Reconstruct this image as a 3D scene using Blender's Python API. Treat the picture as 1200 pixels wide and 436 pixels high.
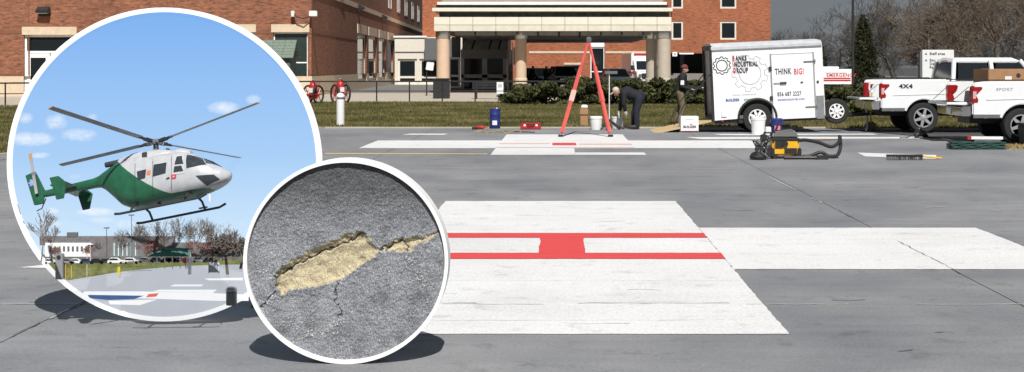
import bpy, bmesh, math, random
import numpy as np
from mathutils import Matrix, Vector, Euler
R = math.radians
random.seed(7); rng = np.random.default_rng(7)
scene = bpy.context.scene
for o in list(bpy.data.objects): bpy.data.objects.remove(o)
COL = scene.collection

# ------------------------------------------------------------ camera, sky, sun, exposure
F, H0, VX, VY = 1570.0, 1.70, 657.0, 78.0      # focal length (px of a 1200 px wide picture), eye height, vanishing point
cam = bpy.data.cameras.new('camera'); camo = bpy.data.objects.new('camera', cam); COL.objects.link(camo)
camo.location = (0, 0, H0); camo.rotation_euler = (R(90), 0, 0)
cam.sensor_width = 36; cam.lens = 36*F/1200
cam.shift_x = -(VX-600)/1200; cam.shift_y = -(218-VY)/1200
cam.clip_end = 2000; cam.clip_start = .1
scene.camera = camo
SUN_AZ, SUN_EL = R(9), R(50)                   # sun behind the camera, 9 degrees to its right
sdir = Vector((math.sin(SUN_AZ)*math.cos(SUN_EL), -math.cos(SUN_AZ)*math.cos(SUN_EL), math.sin(SUN_EL)))
w = bpy.data.worlds.new('World'); scene.world = w; w.use_nodes = True
nt = w.node_tree; nt.nodes.clear()
wo = nt.nodes.new('ShaderNodeOutputWorld'); bg = nt.nodes.new('ShaderNodeBackground')
sky = nt.nodes.new('ShaderNodeTexSky'); sky.sky_type = 'NISHITA'; sky.sun_disc = False
sky.sun_elevation = SUN_EL; sky.sun_rotation = math.atan2(sdir.x, sdir.y)
bg.inputs['Strength'].default_value = .12
# storm cloud: a slate grey deck with soft breaks over the blue, the same all round
tc = nt.nodes.new('ShaderNodeTexCoord'); mp = nt.nodes.new('ShaderNodeMapping'); mp.inputs['Scale'].default_value = (1, 1, 2.2)
mp.inputs['Location'].default_value = (3.1, .4, .9)
nz = nt.nodes.new('ShaderNodeTexNoise'); nz.inputs['Scale'].default_value = 1.6; nz.inputs['Detail'].default_value = 6; nz.inputs['Roughness'].default_value = .5
cr = nt.nodes.new('ShaderNodeValToRGB')
cr.color_ramp.elements[0].position = .30; cr.color_ramp.elements[0].color = (.55, .64, .80, 1)
cr.color_ramp.elements[1].position = .72; cr.color_ramp.elements[1].color = (1.55, 1.70, 1.95, 1)
mx = nt.nodes.new('ShaderNodeMix'); mx.data_type = 'RGBA'; mx.inputs[0].default_value = .92
nt.links.new(tc.outputs['Generated'], mp.inputs['Vector']); nt.links.new(mp.outputs[0], nz.inputs['Vector'])
nt.links.new(nz.outputs['Fac'], cr.inputs['Fac'])
nt.links.new(sky.outputs[0], mx.inputs[6]); nt.links.new(cr.outputs[0], mx.inputs[7])
nt.links.new(mx.outputs[2], bg.inputs['Color']); nt.links.new(bg.outputs[0], wo.inputs['Surface'])
sl = bpy.data.lights.new('sun', 'SUN'); sl.energy = 5.0; sl.angle = R(.55); sl.color = (1, .972, .935)
so = bpy.data.objects.new('sun', sl); COL.objects.link(so)
so.rotation_euler = (-sdir).to_track_quat('-Z', 'Y').to_euler(); so.location = (20, -40, 50)
vs = scene.view_settings; vs.view_transform = 'Standard'; vs.look = 'None'; vs.gamma = 1; vs.exposure = 0.13; vs.use_curve_mapping = False

# ------------------------------------------------------------ helpers
def at(x, y, d): return Vector(((x-VX)/F*d, d, H0-(y-VY)/F*d))     # picture point at depth d
def gp(x, y):                                                       # picture point on level ground
    d = F*H0/(y-VY); return Vector(((x-VX)/F*d, d, 0))
def lx(x, d): return (x-VX)/F*d
def lz(y, d): return H0-(y-VY)/F*d

MATS = {}
def mat(name, col, rough=.7, metal=0, var=.12, scale=8, bump=0, bscale=60, emit=None, spec=.5, stretch=None, col2=None, coat=0, transm=0, alpha=1):
    if name in MATS: return MATS[name]
    m = bpy.data.materials.new(name); m.use_nodes = True; t = m.node_tree; b = t.nodes['Principled BSDF']
    b.inputs['Roughness'].default_value = rough; b.inputs['Metallic'].default_value = metal
    b.inputs['Specular IOR Level'].default_value = spec
    if coat: b.inputs['Coat Weight'].default_value = coat; b.inputs['Coat Roughness'].default_value = .08
    if transm: b.inputs['Transmission Weight'].default_value = transm
    c = t.nodes.new('ShaderNodeTexCoord'); mpn = t.nodes.new('ShaderNodeMapping')
    t.links.new(c.outputs['Object'], mpn.inputs['Vector'])
    if stretch: mpn.inputs['Scale'].default_value = stretch
    n = t.nodes.new('ShaderNodeTexNoise'); n.inputs['Scale'].default_value = scale; n.inputs['Detail'].default_value = 5; n.inputs['Roughness'].default_value = .62
    t.links.new(mpn.outputs[0], n.inputs['Vector'])
    rp = t.nodes.new('ShaderNodeValToRGB'); e = rp.color_ramp.elements
    e[0].position = .3; e[1].position = .7
    c2 = col2 or tuple(min(1, v*(1+var)) for v in col)
    e[0].color = tuple(v*(1-var) for v in col)+(1,); e[1].color = tuple(c2)+(1,)
    t.links.new(n.outputs['Fac'], rp.inputs['Fac']); t.links.new(rp.outputs[0], b.inputs['Base Color'])
    if bump:
        n2 = t.nodes.new('ShaderNodeTexNoise'); n2.inputs['Scale'].default_value = bscale; n2.inputs['Detail'].default_value = 4
        bp = t.nodes.new('ShaderNodeBump'); bp.inputs['Strength'].default_value = bump; bp.inputs['Distance'].default_value = .02
        t.links.new(mpn.outputs[0], n2.inputs['Vector']); t.links.new(n2.outputs['Fac'], bp.inputs['Height']); t.links.new(bp.outputs[0], b.inputs['Normal'])
    if emit:
        b.inputs['Emission Color'].default_value = tuple(emit[:3])+(1,); b.inputs['Emission Strength'].default_value = emit[3]
    MATS[name] = m; return m

class NB:                                                           # short-hand for building a node tree
    def __init__(s, name):
        s.m = bpy.data.materials.new(name); s.m.use_nodes = True; s.t = s.m.node_tree; s.b = s.t.nodes['Principled BSDF']; MATS[name] = s.m
    def n(s, typ, **kw):
        k = s.t.nodes.new('ShaderNode'+typ)
        for a, v in kw.items():
            if a in k.inputs.keys(): k.inputs[a].default_value = v
            else: setattr(k, a, v)
        return k
    def l(s, a, b): s.t.links.new(a, b)
    def noise(s, vec, scale, detail=5, rough=.6):
        k = s.n('TexNoise', Scale=scale, Detail=detail, Roughness=rough); s.l(vec, k.inputs['Vector']); return k.outputs['Fac']
    def ramp(s, fac, stops):
        k = s.n('ValToRGB'); e = k.color_ramp.elements
        while len(e) < len(stops): e.new(.5)
        for i, (p, c) in enumerate(stops):
            e[i].position = p; e[i].color = (tuple(c)+(1,)) if not isinstance(c, float) else (c, c, c, 1)
        s.l(fac, k.inputs['Fac']); return k.outputs[0]
    def mixc(s, fac, a, b, mode='MIX'):
        k = s.n('Mix', data_type='RGBA', blend_type=mode)
        for v, i in ((fac, 0), (a, 6), (b, 7)):
            if hasattr(v, 'is_output'): s.l(v, k.inputs[i])
            else: k.inputs[i].default_value = v if i == 0 else tuple(v)+(1,)
        return k.outputs[2]
    def math(s, op, a, b=None, c=None):
        k = s.n('Math', operation=op)
        for i, v in enumerate((a, b, c)):
            if v is None: continue
            if hasattr(v, 'is_output'): s.l(v, k.inputs[i])
            else: k.inputs[i].default_value = v
        return k.outputs[0]
    def coords(s, scale=(1, 1, 1)):
        c = s.n('TexCoord'); k = s.n('Mapping', Scale=scale); s.l(c.outputs['Object'], k.inputs['Vector']); return k.outputs[0]
    def bump(s, h, strength, dist=.02):
        k = s.n('Bump', Strength=strength, Distance=dist); s.l(h, k.inputs['Height']); s.l(k.outputs[0], s.b.inputs['Normal'])

class MB:
    def __init__(s): s.v = []; s.f = []; s.mi = []; s.m = 0
    def add(s, vs, fs):
        o = len(s.v); s.v += [tuple(v) for v in vs]; s.f += [tuple(i+o for i in f) for f in fs]; s.mi += [s.m]*len(fs); return s
    def box(s, c, size, rot=None):
        hx, hy, hz = (d/2 for d in size); P = [Vector((x, y, z)) for x in (-hx, hx) for y in (-hy, hy) for z in (-hz, hz)]
        if rot is not None: P = [rot @ p for p in P]
        return s.add([p+Vector(c) for p in P], [(0, 1, 3, 2), (4, 6, 7, 5), (0, 4, 5, 1), (2, 3, 7, 6), (0, 2, 6, 4), (1, 5, 7, 3)])
    def bb(s, x0, x1, y0, y1, z0, z1): return s.box(((x0+x1)/2, (y0+y1)/2, (z0+z1)/2), (x1-x0, y1-y0, z1-z0))
    def hexa(s, lo, hi):                                            # two rings of equal length
        n = len(lo); return s.add(list(lo)+list(hi), [tuple(range(n-1, -1, -1)), tuple(range(n, 2*n))]+[(i, (i+1) % n, n+(i+1) % n, n+i) for i in range(n)])
    def prism(s, pts, axis, a, b):                                  # a polygon in the two other axes, swept along axis
        def p3(p, h): return {'x': (h, p[0], p[1]), 'y': (p[0], h, p[1]), 'z': (p[0], p[1], h)}[axis]
        return s.hexa([p3(p, a) for p in pts], [p3(p, b) for p in pts])
    def tube(s, pts, rad, n=8, caps=True):
        pts = [Vector(p) for p in pts]; rad = rad if isinstance(rad, (list, tuple)) else [rad]*len(pts)
        V = []; prev = None
        for i, p in enumerate(pts):
            t = (pts[min(i+1, len(pts)-1)]-pts[max(i-1, 0)]).normalized()
            u = prev-t*prev.dot(t) if prev is not None else t.orthogonal()
            if u.length < 1e-6: u = t.orthogonal()
            u.normalize(); prev = u; v = t.cross(u)
            V += [p+(u*math.cos(2*math.pi*k/n)+v*math.sin(2*math.pi*k/n))*rad[i] for k in range(n)]
        Fs = [(i*n+k, i*n+(k+1) % n, (i+1)*n+(k+1) % n, (i+1)*n+k) for i in range(len(pts)-1) for k in range(n)]
        if caps: Fs += [tuple(range(n-1, -1, -1)), tuple((len(pts)-1)*n+k for k in range(n))]
        return s.add(V, Fs)
    def lathe(s, prof, c=(0, 0, 0), axis='z', n=24):                # profile of (radius, height)
        c = Vector(c); V = []
        for r, h in prof:
            for k in range(n):
                a = 2*math.pi*k/n; x, y = r*math.cos(a), r*math.sin(a)
                V.append(c+Vector({'z': (x, y, h), 'y': (x, h, y), 'x': (h, x, y)}[axis]))
        L = len(prof); Fs = [(i*n+k, i*n+(k+1) % n, (i+1)*n+(k+1) % n, (i+1)*n+k) for i in range(L-1) for k in range(n)]
        Fs += [tuple(range(n-1, -1, -1)), tuple((L-1)*n+k for k in range(n))]
        return s.add(V, Fs)
    def sphere(s, c, r, n=12, m=8):
        r = r if isinstance(r, (tuple, list)) else (r, r, r); V = [Vector(c)+Vector((0, 0, -r[2]))]
        for i in range(1, m):
            a = math.pi*i/m-math.pi/2
            V += [Vector(c)+Vector((r[0]*math.cos(a)*math.cos(2*math.pi*k/n), r[1]*math.cos(a)*math.sin(2*math.pi*k/n), r[2]*math.sin(a))) for k in range(n)]
        V.append(Vector(c)+Vector((0, 0, r[2]))); e = len(V)-1
        Fs = [(0, 1+(k+1) % n, 1+k) for k in range(n)]+[(1+i*n+k, 1+i*n+(k+1) % n, 1+(i+1)*n+(k+1) % n, 1+(i+1)*n+k) for i in range(m-2) for k in range(n)]
        Fs += [(e, 1+(m-2)*n+k, 1+(m-2)*n+(k+1) % n) for k in range(n)]
        return s.add(V, Fs)
    def strip(s, path, width, y=0, closed=True):                    # stroke along a path in the xz plane
        P = [Vector((p[0], p[1])) for p in path]; n = len(P); V = []
        for i, p in enumerate(P):
            a = P[(i-1) % n] if closed or i else p; b = P[(i+1) % n] if closed or i < n-1 else p
            t = (b-a).normalized(); q = Vector((-t.y, t.x))*width/2
            V += [(p.x+q.x, y, p.y+q.y), (p.x-q.x, y, p.y-q.y)]
        return s.add(V, [(2*i, 2*i+1, 2*((i+1) % n)+1, 2*((i+1) % n)) for i in range(n if closed else n-1)])
    def build(s, name, mats, parent=None, smooth=False, bevel=0, M=None, seg=2):
        me = bpy.data.meshes.new(name); me.from_pydata(s.v, [], s.f)
        mats = mats if isinstance(mats, (list, tuple)) else [mats]
        for m in mats: me.materials.append(m)
        if len(mats) > 1: me.polygons.foreach_set('material_index', s.mi)
        bm = bmesh.new(); bm.from_mesh(me)
        bmesh.ops.recalc_face_normals(bm, faces=bm.faces)
        if bevel: bmesh.ops.bevel(bm, geom=[e for e in bm.edges if len(e.link_faces) == 2 and e.calc_face_angle(0) > .5], offset=bevel, segments=seg, affect='EDGES', clamp_overlap=True)
        bm.to_mesh(me); bm.free()
        return link(name, me, parent, smooth, M)

def link(name, me, parent=None, smooth=False, M=None):
    if smooth:
        me.polygons.foreach_set('use_smooth', [True]*len(me.polygons))
        try: me.set_sharp_from_angle(angle=R(38))
        except Exception: pass
    o = bpy.data.objects.new(name, me); COL.objects.link(o)
    if parent is not None: o.parent = parent
    if M is not None: o.matrix_local = M
    return o
def tag(o, label=None, cat=None, group=None, kind=None):
    for k, v in (('label', label), ('category', cat), ('group', group), ('kind', kind)):
        if v: o[k] = v
    return o
def thing(name, loc, label, cat, group=None, rot=(0, 0, 0), scale=1):
    o = bpy.data.objects.new(name, None); COL.objects.link(o); o.location = loc; o.rotation_euler = rot; o.scale = (scale,)*3
    o.empty_display_size = .2
    return tag(o, label, cat, group)
def copy_tree(o, parent=None):
    c = o.copy(); COL.objects.link(c)
    if parent is not None: c.parent = parent
    for ch in list(o.children): copy_tree(ch, c)
    return c
def text(s, size, name, m, parent, M, align='LEFT', bold=.0, sx=1.0, ext=.0015, ):
    cu = bpy.data.curves.new('t', 'FONT'); cu.body = s; cu.size = size; cu.align_x = align; cu.extrude = ext; cu.offset = bold; cu.resolution_u = 3; cu.space_character = 1.12
    ob = bpy.data.objects.new('t', cu); COL.objects.link(ob)
    dg = bpy.context.evaluated_depsgraph_get(); me = bpy.data.meshes.new_from_object(ob.evaluated_get(dg))
    bpy.data.objects.remove(ob); bpy.data.curves.remove(cu)
    me.materials.clear(); me.materials.append(m); me.name = name
    me.transform(Matrix.Diagonal((sx, 1, 1, 1)))
    return link(name, me, parent, False, M)
FACE = Matrix.Rotation(R(90), 4, 'X')                               # text plane turned to face -Y
def T(x, y, z): return Matrix.Translation((x, y, z))
def organic(mb, voxel, smooth=6, dec=None):                         # fuse overlapping shapes into one continuous skin
    me = bpy.data.meshes.new('t'); me.from_pydata(mb.v, [], mb.f)
    bm = bmesh.new(); bm.from_mesh(me); bmesh.ops.recalc_face_normals(bm, faces=bm.faces); bm.to_mesh(me); bm.free()
    ob = bpy.data.objects.new('t', me); COL.objects.link(ob)
    r = ob.modifiers.new('r', 'REMESH'); r.mode = 'VOXEL'; r.voxel_size = voxel; r.use_smooth_shade = True
    if smooth: sm = ob.modifiers.new('s', 'SMOOTH'); sm.iterations = smooth; sm.factor = .5
    if dec: d = ob.modifiers.new('d', 'DECIMATE'); d.ratio = dec
    dg = bpy.context.evaluated_depsgraph_get(); out = bpy.data.meshes.new_from_object(ob.evaluated_get(dg))
    bpy.data.objects.remove(ob); return out

# ------------------------------------------------------------ shared materials
def brick_mat(name, c1, c2, mortar, dark=1.0):
    k = NB(name); c = k.n('TexCoord'); sp = k.n('SeparateXYZ'); k.l(c.outputs['Object'], sp.inputs[0])
    ad = k.math('ADD', sp.outputs[0], sp.outputs[1]); cb = k.n('CombineXYZ'); k.l(ad, cb.inputs[0]); k.l(sp.outputs[2], cb.inputs[1])
    br = k.n('TexBrick', Scale=1.0, **{'Mortar Size': .006, 'Brick Width': .21, 'Row Height': .072, 'Bias': .0})
    br.inputs['Color1'].default_value = c1+(1,); br.inputs['Color2'].default_value = c2+(1,); br.inputs['Mortar'].default_value = mortar+(1,)
    k.l(cb.outputs[0], br.inputs['Vector'])
    mpn = k.n('Mapping', Scale=(1, 4.5, 1)); k.l(cb.outputs[0], mpn.inputs['Vector'])
    n1 = k.noise(mpn.outputs[0], 1.9, 6, .8); n2 = k.noise(cb.outputs[0], .35, 3)
    s1 = k.ramp(n1, [(.38, .38), (.47, .95), (.64, 1.25)]); s2 = k.ramp(n2, [(.3, .85), (.7, 1.12)])
    col = k.mixc(1.0, k.mixc(1.0, br.outputs['Color'], s1, 'MULTIPLY'), s2, 'MULTIPLY')
    k.l(col, k.b.inputs['Base Color']); k.b.inputs['Roughness'].default_value = .9
    k.bump(br.outputs['Fac'], -.25, .01); return k.m
M_brick = brick_mat('brick_left', (.32, .115, .055), (.195, .066, .034), (.22, .15, .105))
M_brick2 = brick_mat('brick_far', (.40, .122, .050), (.31, .088, .038), (.28, .165, .10))
M_stone = mat('limestone', (.62, .50, .36), .85, var=.10, scale=3, bump=.1)
M_soldier = mat('brick_band', (.20, .085, .05), .9, var=.25, scale=20)
M_white = mat('white_paint', (.86, .86, .85), .5, var=.04, scale=4)
M_cream = mat('cream_panel', (.70, .66, .56), .55, var=.05, scale=3)
M_offw = mat('stained_panel', (.62, .58, .48), .6, var=.10, scale=2)
M_black = mat('black_metal', (.022, .022, .024), .45, var=.2)
M_blackp = mat('black_plastic', (.02, .02, .021), .5, var=.2)
M_grey = mat('grey_metal', (.32, .33, .34), .4, metal=.6)
M_steel = mat('brushed_steel', (.55, .55, .55), .32, metal=.9, stretch=(1, 1, 12))
M_dgrey = mat('dark_grey', (.12, .125, .13), .6)
M_glass = mat('dark_glass', (.012, .016, .018), .06, spec=.35)
M_glass2 = mat('green_glass', (.030, .045, .042), .08, spec=.6)
M_concrete = mat('concrete_path', (.42, .37, .30), .9, var=.12, scale=1.2, bump=.2)
M_col = mat('column_tan', (.60, .44, .31), .75, var=.06, scale=3)
M_colg = mat('column_grey', (.42, .37, .30), .75, var=.08, scale=3)
M_rubber = mat('tyre_rubber', (.018, .018, .018), .85, var=.2, bump=.2)
M_red = mat('red_paint', (.42, .022, .024), .4, var=.1)
M_tri = mat('tripod_red', (.66, .115, .10), .45, var=.12)
M_blue = mat('blue_plastic', (.018, .030, .16), .4)
M_whitep = mat('white_plastic', (.78, .78, .77), .4, var=.04)
M_yellow = mat('yellow_plastic', (.74, .40, .02), .4, var=.06)
M_card = mat('cardboard', (.36, .20, .10), .85, var=.10)
M_wood = mat('pale_wood', (.52, .38, .20), .7, var=.15, stretch=(1, 12, 12))
M_chrome = mat('chrome', (.75, .75, .76), .12, metal=1)
M_alloy = mat('alloy', (.42, .42, .43), .35, metal=.35)
M_ink = mat('dark_ink', (.025, .025, .03), .6)
M_inkr = mat('red_ink', (.50, .03, .05), .6)
M_inkg = mat('grey_ink', (.42, .42, .43), .6)
M_inkb = mat('blue_ink', (.03, .08, .32), .6)
M_inkt = mat('teal_ink', (.03, .30, .22), .6)
M_plate = mat('diamond_plate', (.42, .43, .44), .35, metal=.8, bump=.4, bscale=40)
M_skin = mat('skin', (.50, .28, .20), .6, var=.08)
# ------------------------------------------------------------ ground, helipad, markings
def streaky(name, base, lo, hi, streak=(.25, 3.0, 1), dirt=.5, rough=.85):
    k = NB(name); v = k.coords((1, 1, 1)); vs_ = k.coords(streak)
    a = k.noise(v, .22, 4); b = k.noise(vs_, 1.3, 6, .7); c = k.noise(v, 45, 3); d = k.noise(vs_, 5.0, 4, .75)
    a2 = k.noise(v, .9, 5, .65)
    f = k.math('ADD', k.math('ADD', k.math('MULTIPLY', a, .5), k.math('MULTIPLY', b, .22)), k.math('MULTIPLY', a2, .28))
    col = k.ramp(f, [(.32, lo), (.5, base), (.68, hi)])
    col = k.mixc(1.0, col, k.ramp(c, [(.3, .84), (.7, 1.12)]), 'MULTIPLY')
    col = k.mixc(1.0, col, k.ramp(k.noise(v, 3.1, 5, .7), [(.30, dirt*.6+.4), (.44, 1.0)]), 'MULTIPLY')
    col = k.mixc(1.0, col, k.ramp(d, [(.27, dirt), (.33, 1.0)]), 'MULTIPLY')
    k.l(col, k.b.inputs['Base Color'])
    k.l(k.ramp(b, [(.3, rough-.12), (.7, rough+.08)]), k.b.inputs['Roughness']); k.b.inputs['Specular IOR Level'].default_value = .35
    k.bump(c, .25, .004); return k.m
M_pad = streaky('pad_coating', (.210, .214, .222), (.128, .134, .148), (.305, .305, .304), dirt=.55)
M_paint = streaky('marking_white', (.68, .68, .67), (.58, .58, .57), (.73, .73, .725), (.3, 4, 1), dirt=.62, rough=.7)
M_paintr = mat('marking_red', (.62, .060, .060), .7, var=.12, scale=6, stretch=(.4, 4, 1))
M_paintp = mat('marking_faded', (.72, .48, .42), .75, var=.12, scale=6)
M_painty = mat('marking_yellow', (.55, .42, .18), .8, var=.2, scale=9)
M_asph = mat('asphalt', (.055, .054, .052), .9, var=.3, scale=3, bump=.3)
M_soil = mat('lawn_soil', (.075, .072, .030), .95, var=.45, scale=1.1, bump=.4, bscale=12)

tag(MB().add([(-900, -60, -.16), (900, -60, -.16), (900, 1500, -.16), (-900, 1500, -.16)], [(0, 1, 2, 3)]).build('ground', M_asph), kind='structure')
PAD = [(-13.5, -3), (13.5, -3), (13.5, 18), (7.3, 36.9), (-6.5, 36.9), (-13.5, 18)]
def clip(poly, x0, x1, y0, y1):
    for ax, lim, sg in ((0, x0, 1), (0, x1, -1), (1, y0, 1), (1, y1, -1)):
        out = []
        for i, p in enumerate(poly):
            q = poly[(i+1) % len(poly)]; a, b = sg*(p[ax]-lim), sg*(q[ax]-lim)
            if a >= 0: out.append(p)
            if a*b < 0: t = a/(a-b); out.append((p[0]+(q[0]-p[0])*t, p[1]+(q[1]-p[1])*t))
        poly = out
        if len(poly) < 3: return []
    return poly
pad = tag(MB().prism(PAD, 'z', -.155, -.06).build('helipad', M_dgrey), kind='structure')
GX = [-13.6, -10.15, -3.45, 3.28, 10.0, 13.6]; GY = [-3.1, .75, 9.57, 18.4, 27.3, 37]
for i in range(5):
    for j in range(5):
        q = clip(PAD, GX[i]+.005, GX[i+1]-.005, GY[j]+.005, GY[j+1]-.005)
        if q: MB().prism(q, 'z', -.058, 0).build('slab', M_pad, pad)
# sealed and split joints: ragged ribbons over paint and slab
def ribbon(p0, p1, w, m, name, z=.009, seed=0, br=.0, wob=.012):
    r = random.Random(seed); a, b = Vector(p0), Vector(p1); L = (b-a).length; n = max(3, int(L/.12)); t = (b-a)/L; q = Vector((-t.y, t.x)); mb = MB(); prev = None; run = 0
    for i in range(n+1):
        run = run-1 if run > 0 else (r.randint(2, 14) if r.random() < br*.2 else 0)
        c = a+t*L*i/n+q*r.uniform(-wob, wob); ww = w*r.uniform(.35, 1.1)/2
        cur = ((c.x+q.x*ww, c.y+q.y*ww, z), (c.x-q.x*ww, c.y-q.y*ww, z))
        if prev and not run: mb.add([prev[0], prev[1], cur[1], cur[0]], [(0, 1, 2, 3)])
        prev = cur
    return mb.build(name, m, pad)
M_crack = mat('joint_dark', (.105, .103, .10), .9, var=.3); M_pale = mat('joint_pale', (.42, .41, .39), .9, var=.2)
ribbon((3.28, 8.2), (3.28, 17.2), .008, M_crack, 'joint', seed=1, br=.5)
ribbon((3.26, 16.6), (3.2, 20.5), .024, M_pale, 'joint', seed=2, br=.4, z=.006)
ribbon((-3.45, 7.2), (-3.44, 9.0), .012, M_crack, 'joint', seed=3, br=.6)
ribbon((-3.44, 9.0), (-3.42, 9.6), .02, M_pale, 'joint', seed=4); ribbon((-3.42, 9.35), (-3.4, 10.6), .018, M_crack, 'joint', seed=5, z=.012)
ribbon((-7, 9.57), (7, 9.55), .016, M_pale, 'joint', seed=6, br=.5, z=.006)
ribbon((-7, 18.4), (9.5, 18.4), .022, M_crack, 'joint', seed=7, br=1.2); ribbon((3, 18.9), (9, 18.6), .018, M_crack, 'joint', seed=8, br=1.2)
ribbon((-1.45, 9.60), (1.45, 9.59), .012, M_crack, 'joint', seed=9, br=.6); ribbon((-11, 27.3), (11, 27.3), .025, M_crack, 'joint', seed=10, br=1.2)
ribbon((-10.15, 18), (-10.15, 27), .03, M_crack, 'joint', seed=12, br=.5)
for k in range(30):                                                 # scuffs and patches of bare coating
    r = random.Random(100+k); d = 7.6+(r.random()**1.6)*20; x = r.uniform(-5, 7); L = r.uniform(.08, .38)*(d/10)
    ribbon((x, d), (x+L, d+r.uniform(-.05, .05)), r.uniform(.008, .022)*(d/10), M_crack if r.random() < .6 else M_pale, 'scuff', z=.0055+.00005*k, seed=200+k, br=.7, wob=.03)

M_smear = mat('paint_smear', (.54, .54, .53), .85, var=.1, scale=9)
for k in range(9):                                                 # roller laps and scuffs on the white paint
    r = random.Random(700+k); d = r.uniform(8.7, 16.5); x = r.uniform(-1.35, .9) if not 11.4 < d < 13.9 else r.uniform(1.6, 3.6); L = r.uniform(.2, .75)
    if 11.7 < d < 13.7 and x < 1.5: continue
    ribbon((x, d), (min(x+L, 1.4 if x < 1.4 else 4.3), d+r.uniform(-.03, .03)), r.uniform(.006, .02), M_smear, 'scuff', z=.0064+.00004*k, seed=800+k, br=1.5, wob=.012)
for yy_, sd_ in ((15.9, 31), (10.6, 32), (8.95, 33)): ribbon((-1.44, yy_), (1.44, yy_+.01), .008, M_smear, 'seam', z=.0078, seed=sd_, br=.4)
def sheet(name, polys, m, z, parent=None):
    mb = MB()
    for i_, p in enumerate(polys):
        if name.startswith('painted'): p = worn(p, i_+len(name))
        mb.add([(x, y, z) for x, y in p], [tuple(range(len(p)))])
    o = mb.build(name, m, parent); return o if parent else tag(o, kind='structure')
def worn(p, seed, j=.007, st=.09):                                  # paint edges are never ruler-straight
    r = random.Random(seed); out = []
    for i, a in enumerate(p):
        b = p[(i+1) % len(p)]; L = math.hypot(b[0]-a[0], b[1]-a[1]); n = max(1, min(90, int(L/st)))
        for k_ in range(n): t_ = k_/n; q = j if k_ else 0; out.append((a[0]+(b[0]-a[0])*t_+r.uniform(-q, q), a[1]+(b[1]-a[1])*t_+r.uniform(-q, q)))
    return out
def rect(x0, x1, y0, y1): return [(x0, y0), (x1, y0), (x1, y1), (x0, y1)]
HC = 1.45
tag(sheet('painted_cross', [rect(-HC, HC, 8.5, 16.9), rect(HC, 4.37, 11.22, 14.1), rect(-4.2, -HC, 11.22, 14.1)], M_paint, .004), 'near white painted cross under the crisp red letter H', None)
sheet('painted_letter', [rect(-HC, 1.455, 13.26, 13.63), rect(-HC, 1.455, 11.80, 12.18), rect(-.20, .225, 12.18, 13.26)], M_paintr, .008)
cy, cx = 29.3, .1
sheet('painted_cross', [rect(cx-HC, cx+HC, 30.75, 33.5), rect(cx-4.3, cx+4.25, 27.85, 30.75), rect(cx-HC, cx+.18, 25.75, 27.85), rect(cx+.18, cx+HC+.1, 25.75, 26.45)], M_paint, .004)
sheet('painted_letter', [rect(cx-.28, cx+.24, 28.85, 29.75)], M_paintr, .008)
sheet('faded_paint', [rect(cx+.30, cx+HC, 29.05, 29.55), rect(cx-HC, cx-.34, 29.35, 29.65), rect(cx-HC, cx+HC, 28.0, 28.15)], M_paintp, .0085)
sheet('painted_line', [[(-3.96, 33.3), (-2.9, 33.3), (-2.85, 33.9), (-3.8, 33.9)]], M_paint, .004)
sheet('painted_line', [[(3.3, 31.3), (8.6, 31.6), (8.55, 32.3), (3.0, 32.2)], [(4.0, 33.2), (7.9, 33.35), (7.9, 33.9), (3.8, 33.7)]], M_paint, .004)
sheet('painted_line', [[(-4.6, 26.0), (-1.42, 25.9), (-1.42, 26.12), (-4.6, 26.3)]], M_painty, .004)
sheet('painted_line', [[(5.75, 25.3), (6.9, 24.6), (7.2, 25.7), (5.85, 26.4)]], M_paint, .004)
a, b, c = gp(20, 314), gp(64, 316), gp(62, 302)
sheet('painted_arrow', [[(a.x, a.y), (b.x+.6, b.y), (c.x+.6, c.y)]], M_paint, .004)
# kerb between pad and lawn
kb = MB()
for p, q in (((-13.5, 18), (-6.5, 36.9)), ((-6.5, 36.9), (7.3, 36.9))):
    p, q = Vector(p), Vector(q); t = (q-p).normalized(); nrm = Vector((-t.y, t.x)); kb.hexa([(*v, -.05) for v in (p+nrm*.01, q+nrm*.01, q+nrm*.16, p+nrm*.16)], [(*v, .035) for v in (p+nrm*.01, q+nrm*.01, q+nrm*.16, p+nrm*.16)])
tag(kb.build('kerb', M_concrete), kind='structure')

# lawn, path, drive
LAWN = [(-60, 5), (-13.75, 5), (-13.75, 18), (-6.7, 37.08), (60, 37.08), (60, 64), (-12, 64), (-24, 57.5), (-60, 52)]
sheet('lawn', [LAWN], M_soil, .0)
sheet('path', [[(-60, 52.1), (-24, 57.6), (-12, 64.1), (40, 64.1), (40, 86), (-60, 86)]], M_concrete, .006)
sheet('drive', [[(13.6, -3), (60, -3), (60, 36.9), (7.5, 36.9), (13.6, 18.2)]], M_asph, -.004)
sheet('drive', [rect(-30, 60, 86.1, 240)], mat('drive_grey', (.16, .155, .15), .9, var=.15, scale=.6), .003)
def blades(n, inside, hmin, hmax, name, label, m, seed=1, wid=.02):
    r = np.random.default_rng(seed); P = inside(r, n); n = len(P)
    h = r.uniform(hmin, hmax, n); a = r.uniform(0, 6.283, n); ln = r.uniform(-.5, .5, (n, 2))*h[:, None]
    dx = np.stack([np.cos(a), np.sin(a)], 1)*wid*r.uniform(.6, 1.5, n)[:, None]
    V = np.zeros((n, 3, 3)); V[:, 0, :2] = P-dx; V[:, 1, :2] = P+dx; V[:, 2, :2] = P+ln; V[:, 2, 2] = h; V[:, :2, 2] = -.005
    me = bpy.data.meshes.new(name); me.vertices.add(n*3); me.vertices.foreach_set('co', V.ravel()); me.loops.add(n*3); me.loops.foreach_set('vertex_index', np.arange(n*3, dtype=np.int32))
    me.polygons.add(n); me.polygons.foreach_set('loop_start', np.arange(0, n*3, 3, dtype=np.int32)); me.update(); me.validate(); me.materials.append(m)
    return tag(link(name, me), label, 'grass', kind='stuff')
k = NB('grass_blades'); v = k.coords(); a_ = k.noise(v, .45, 4); b_ = k.noise(v, 7, 3)
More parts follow.
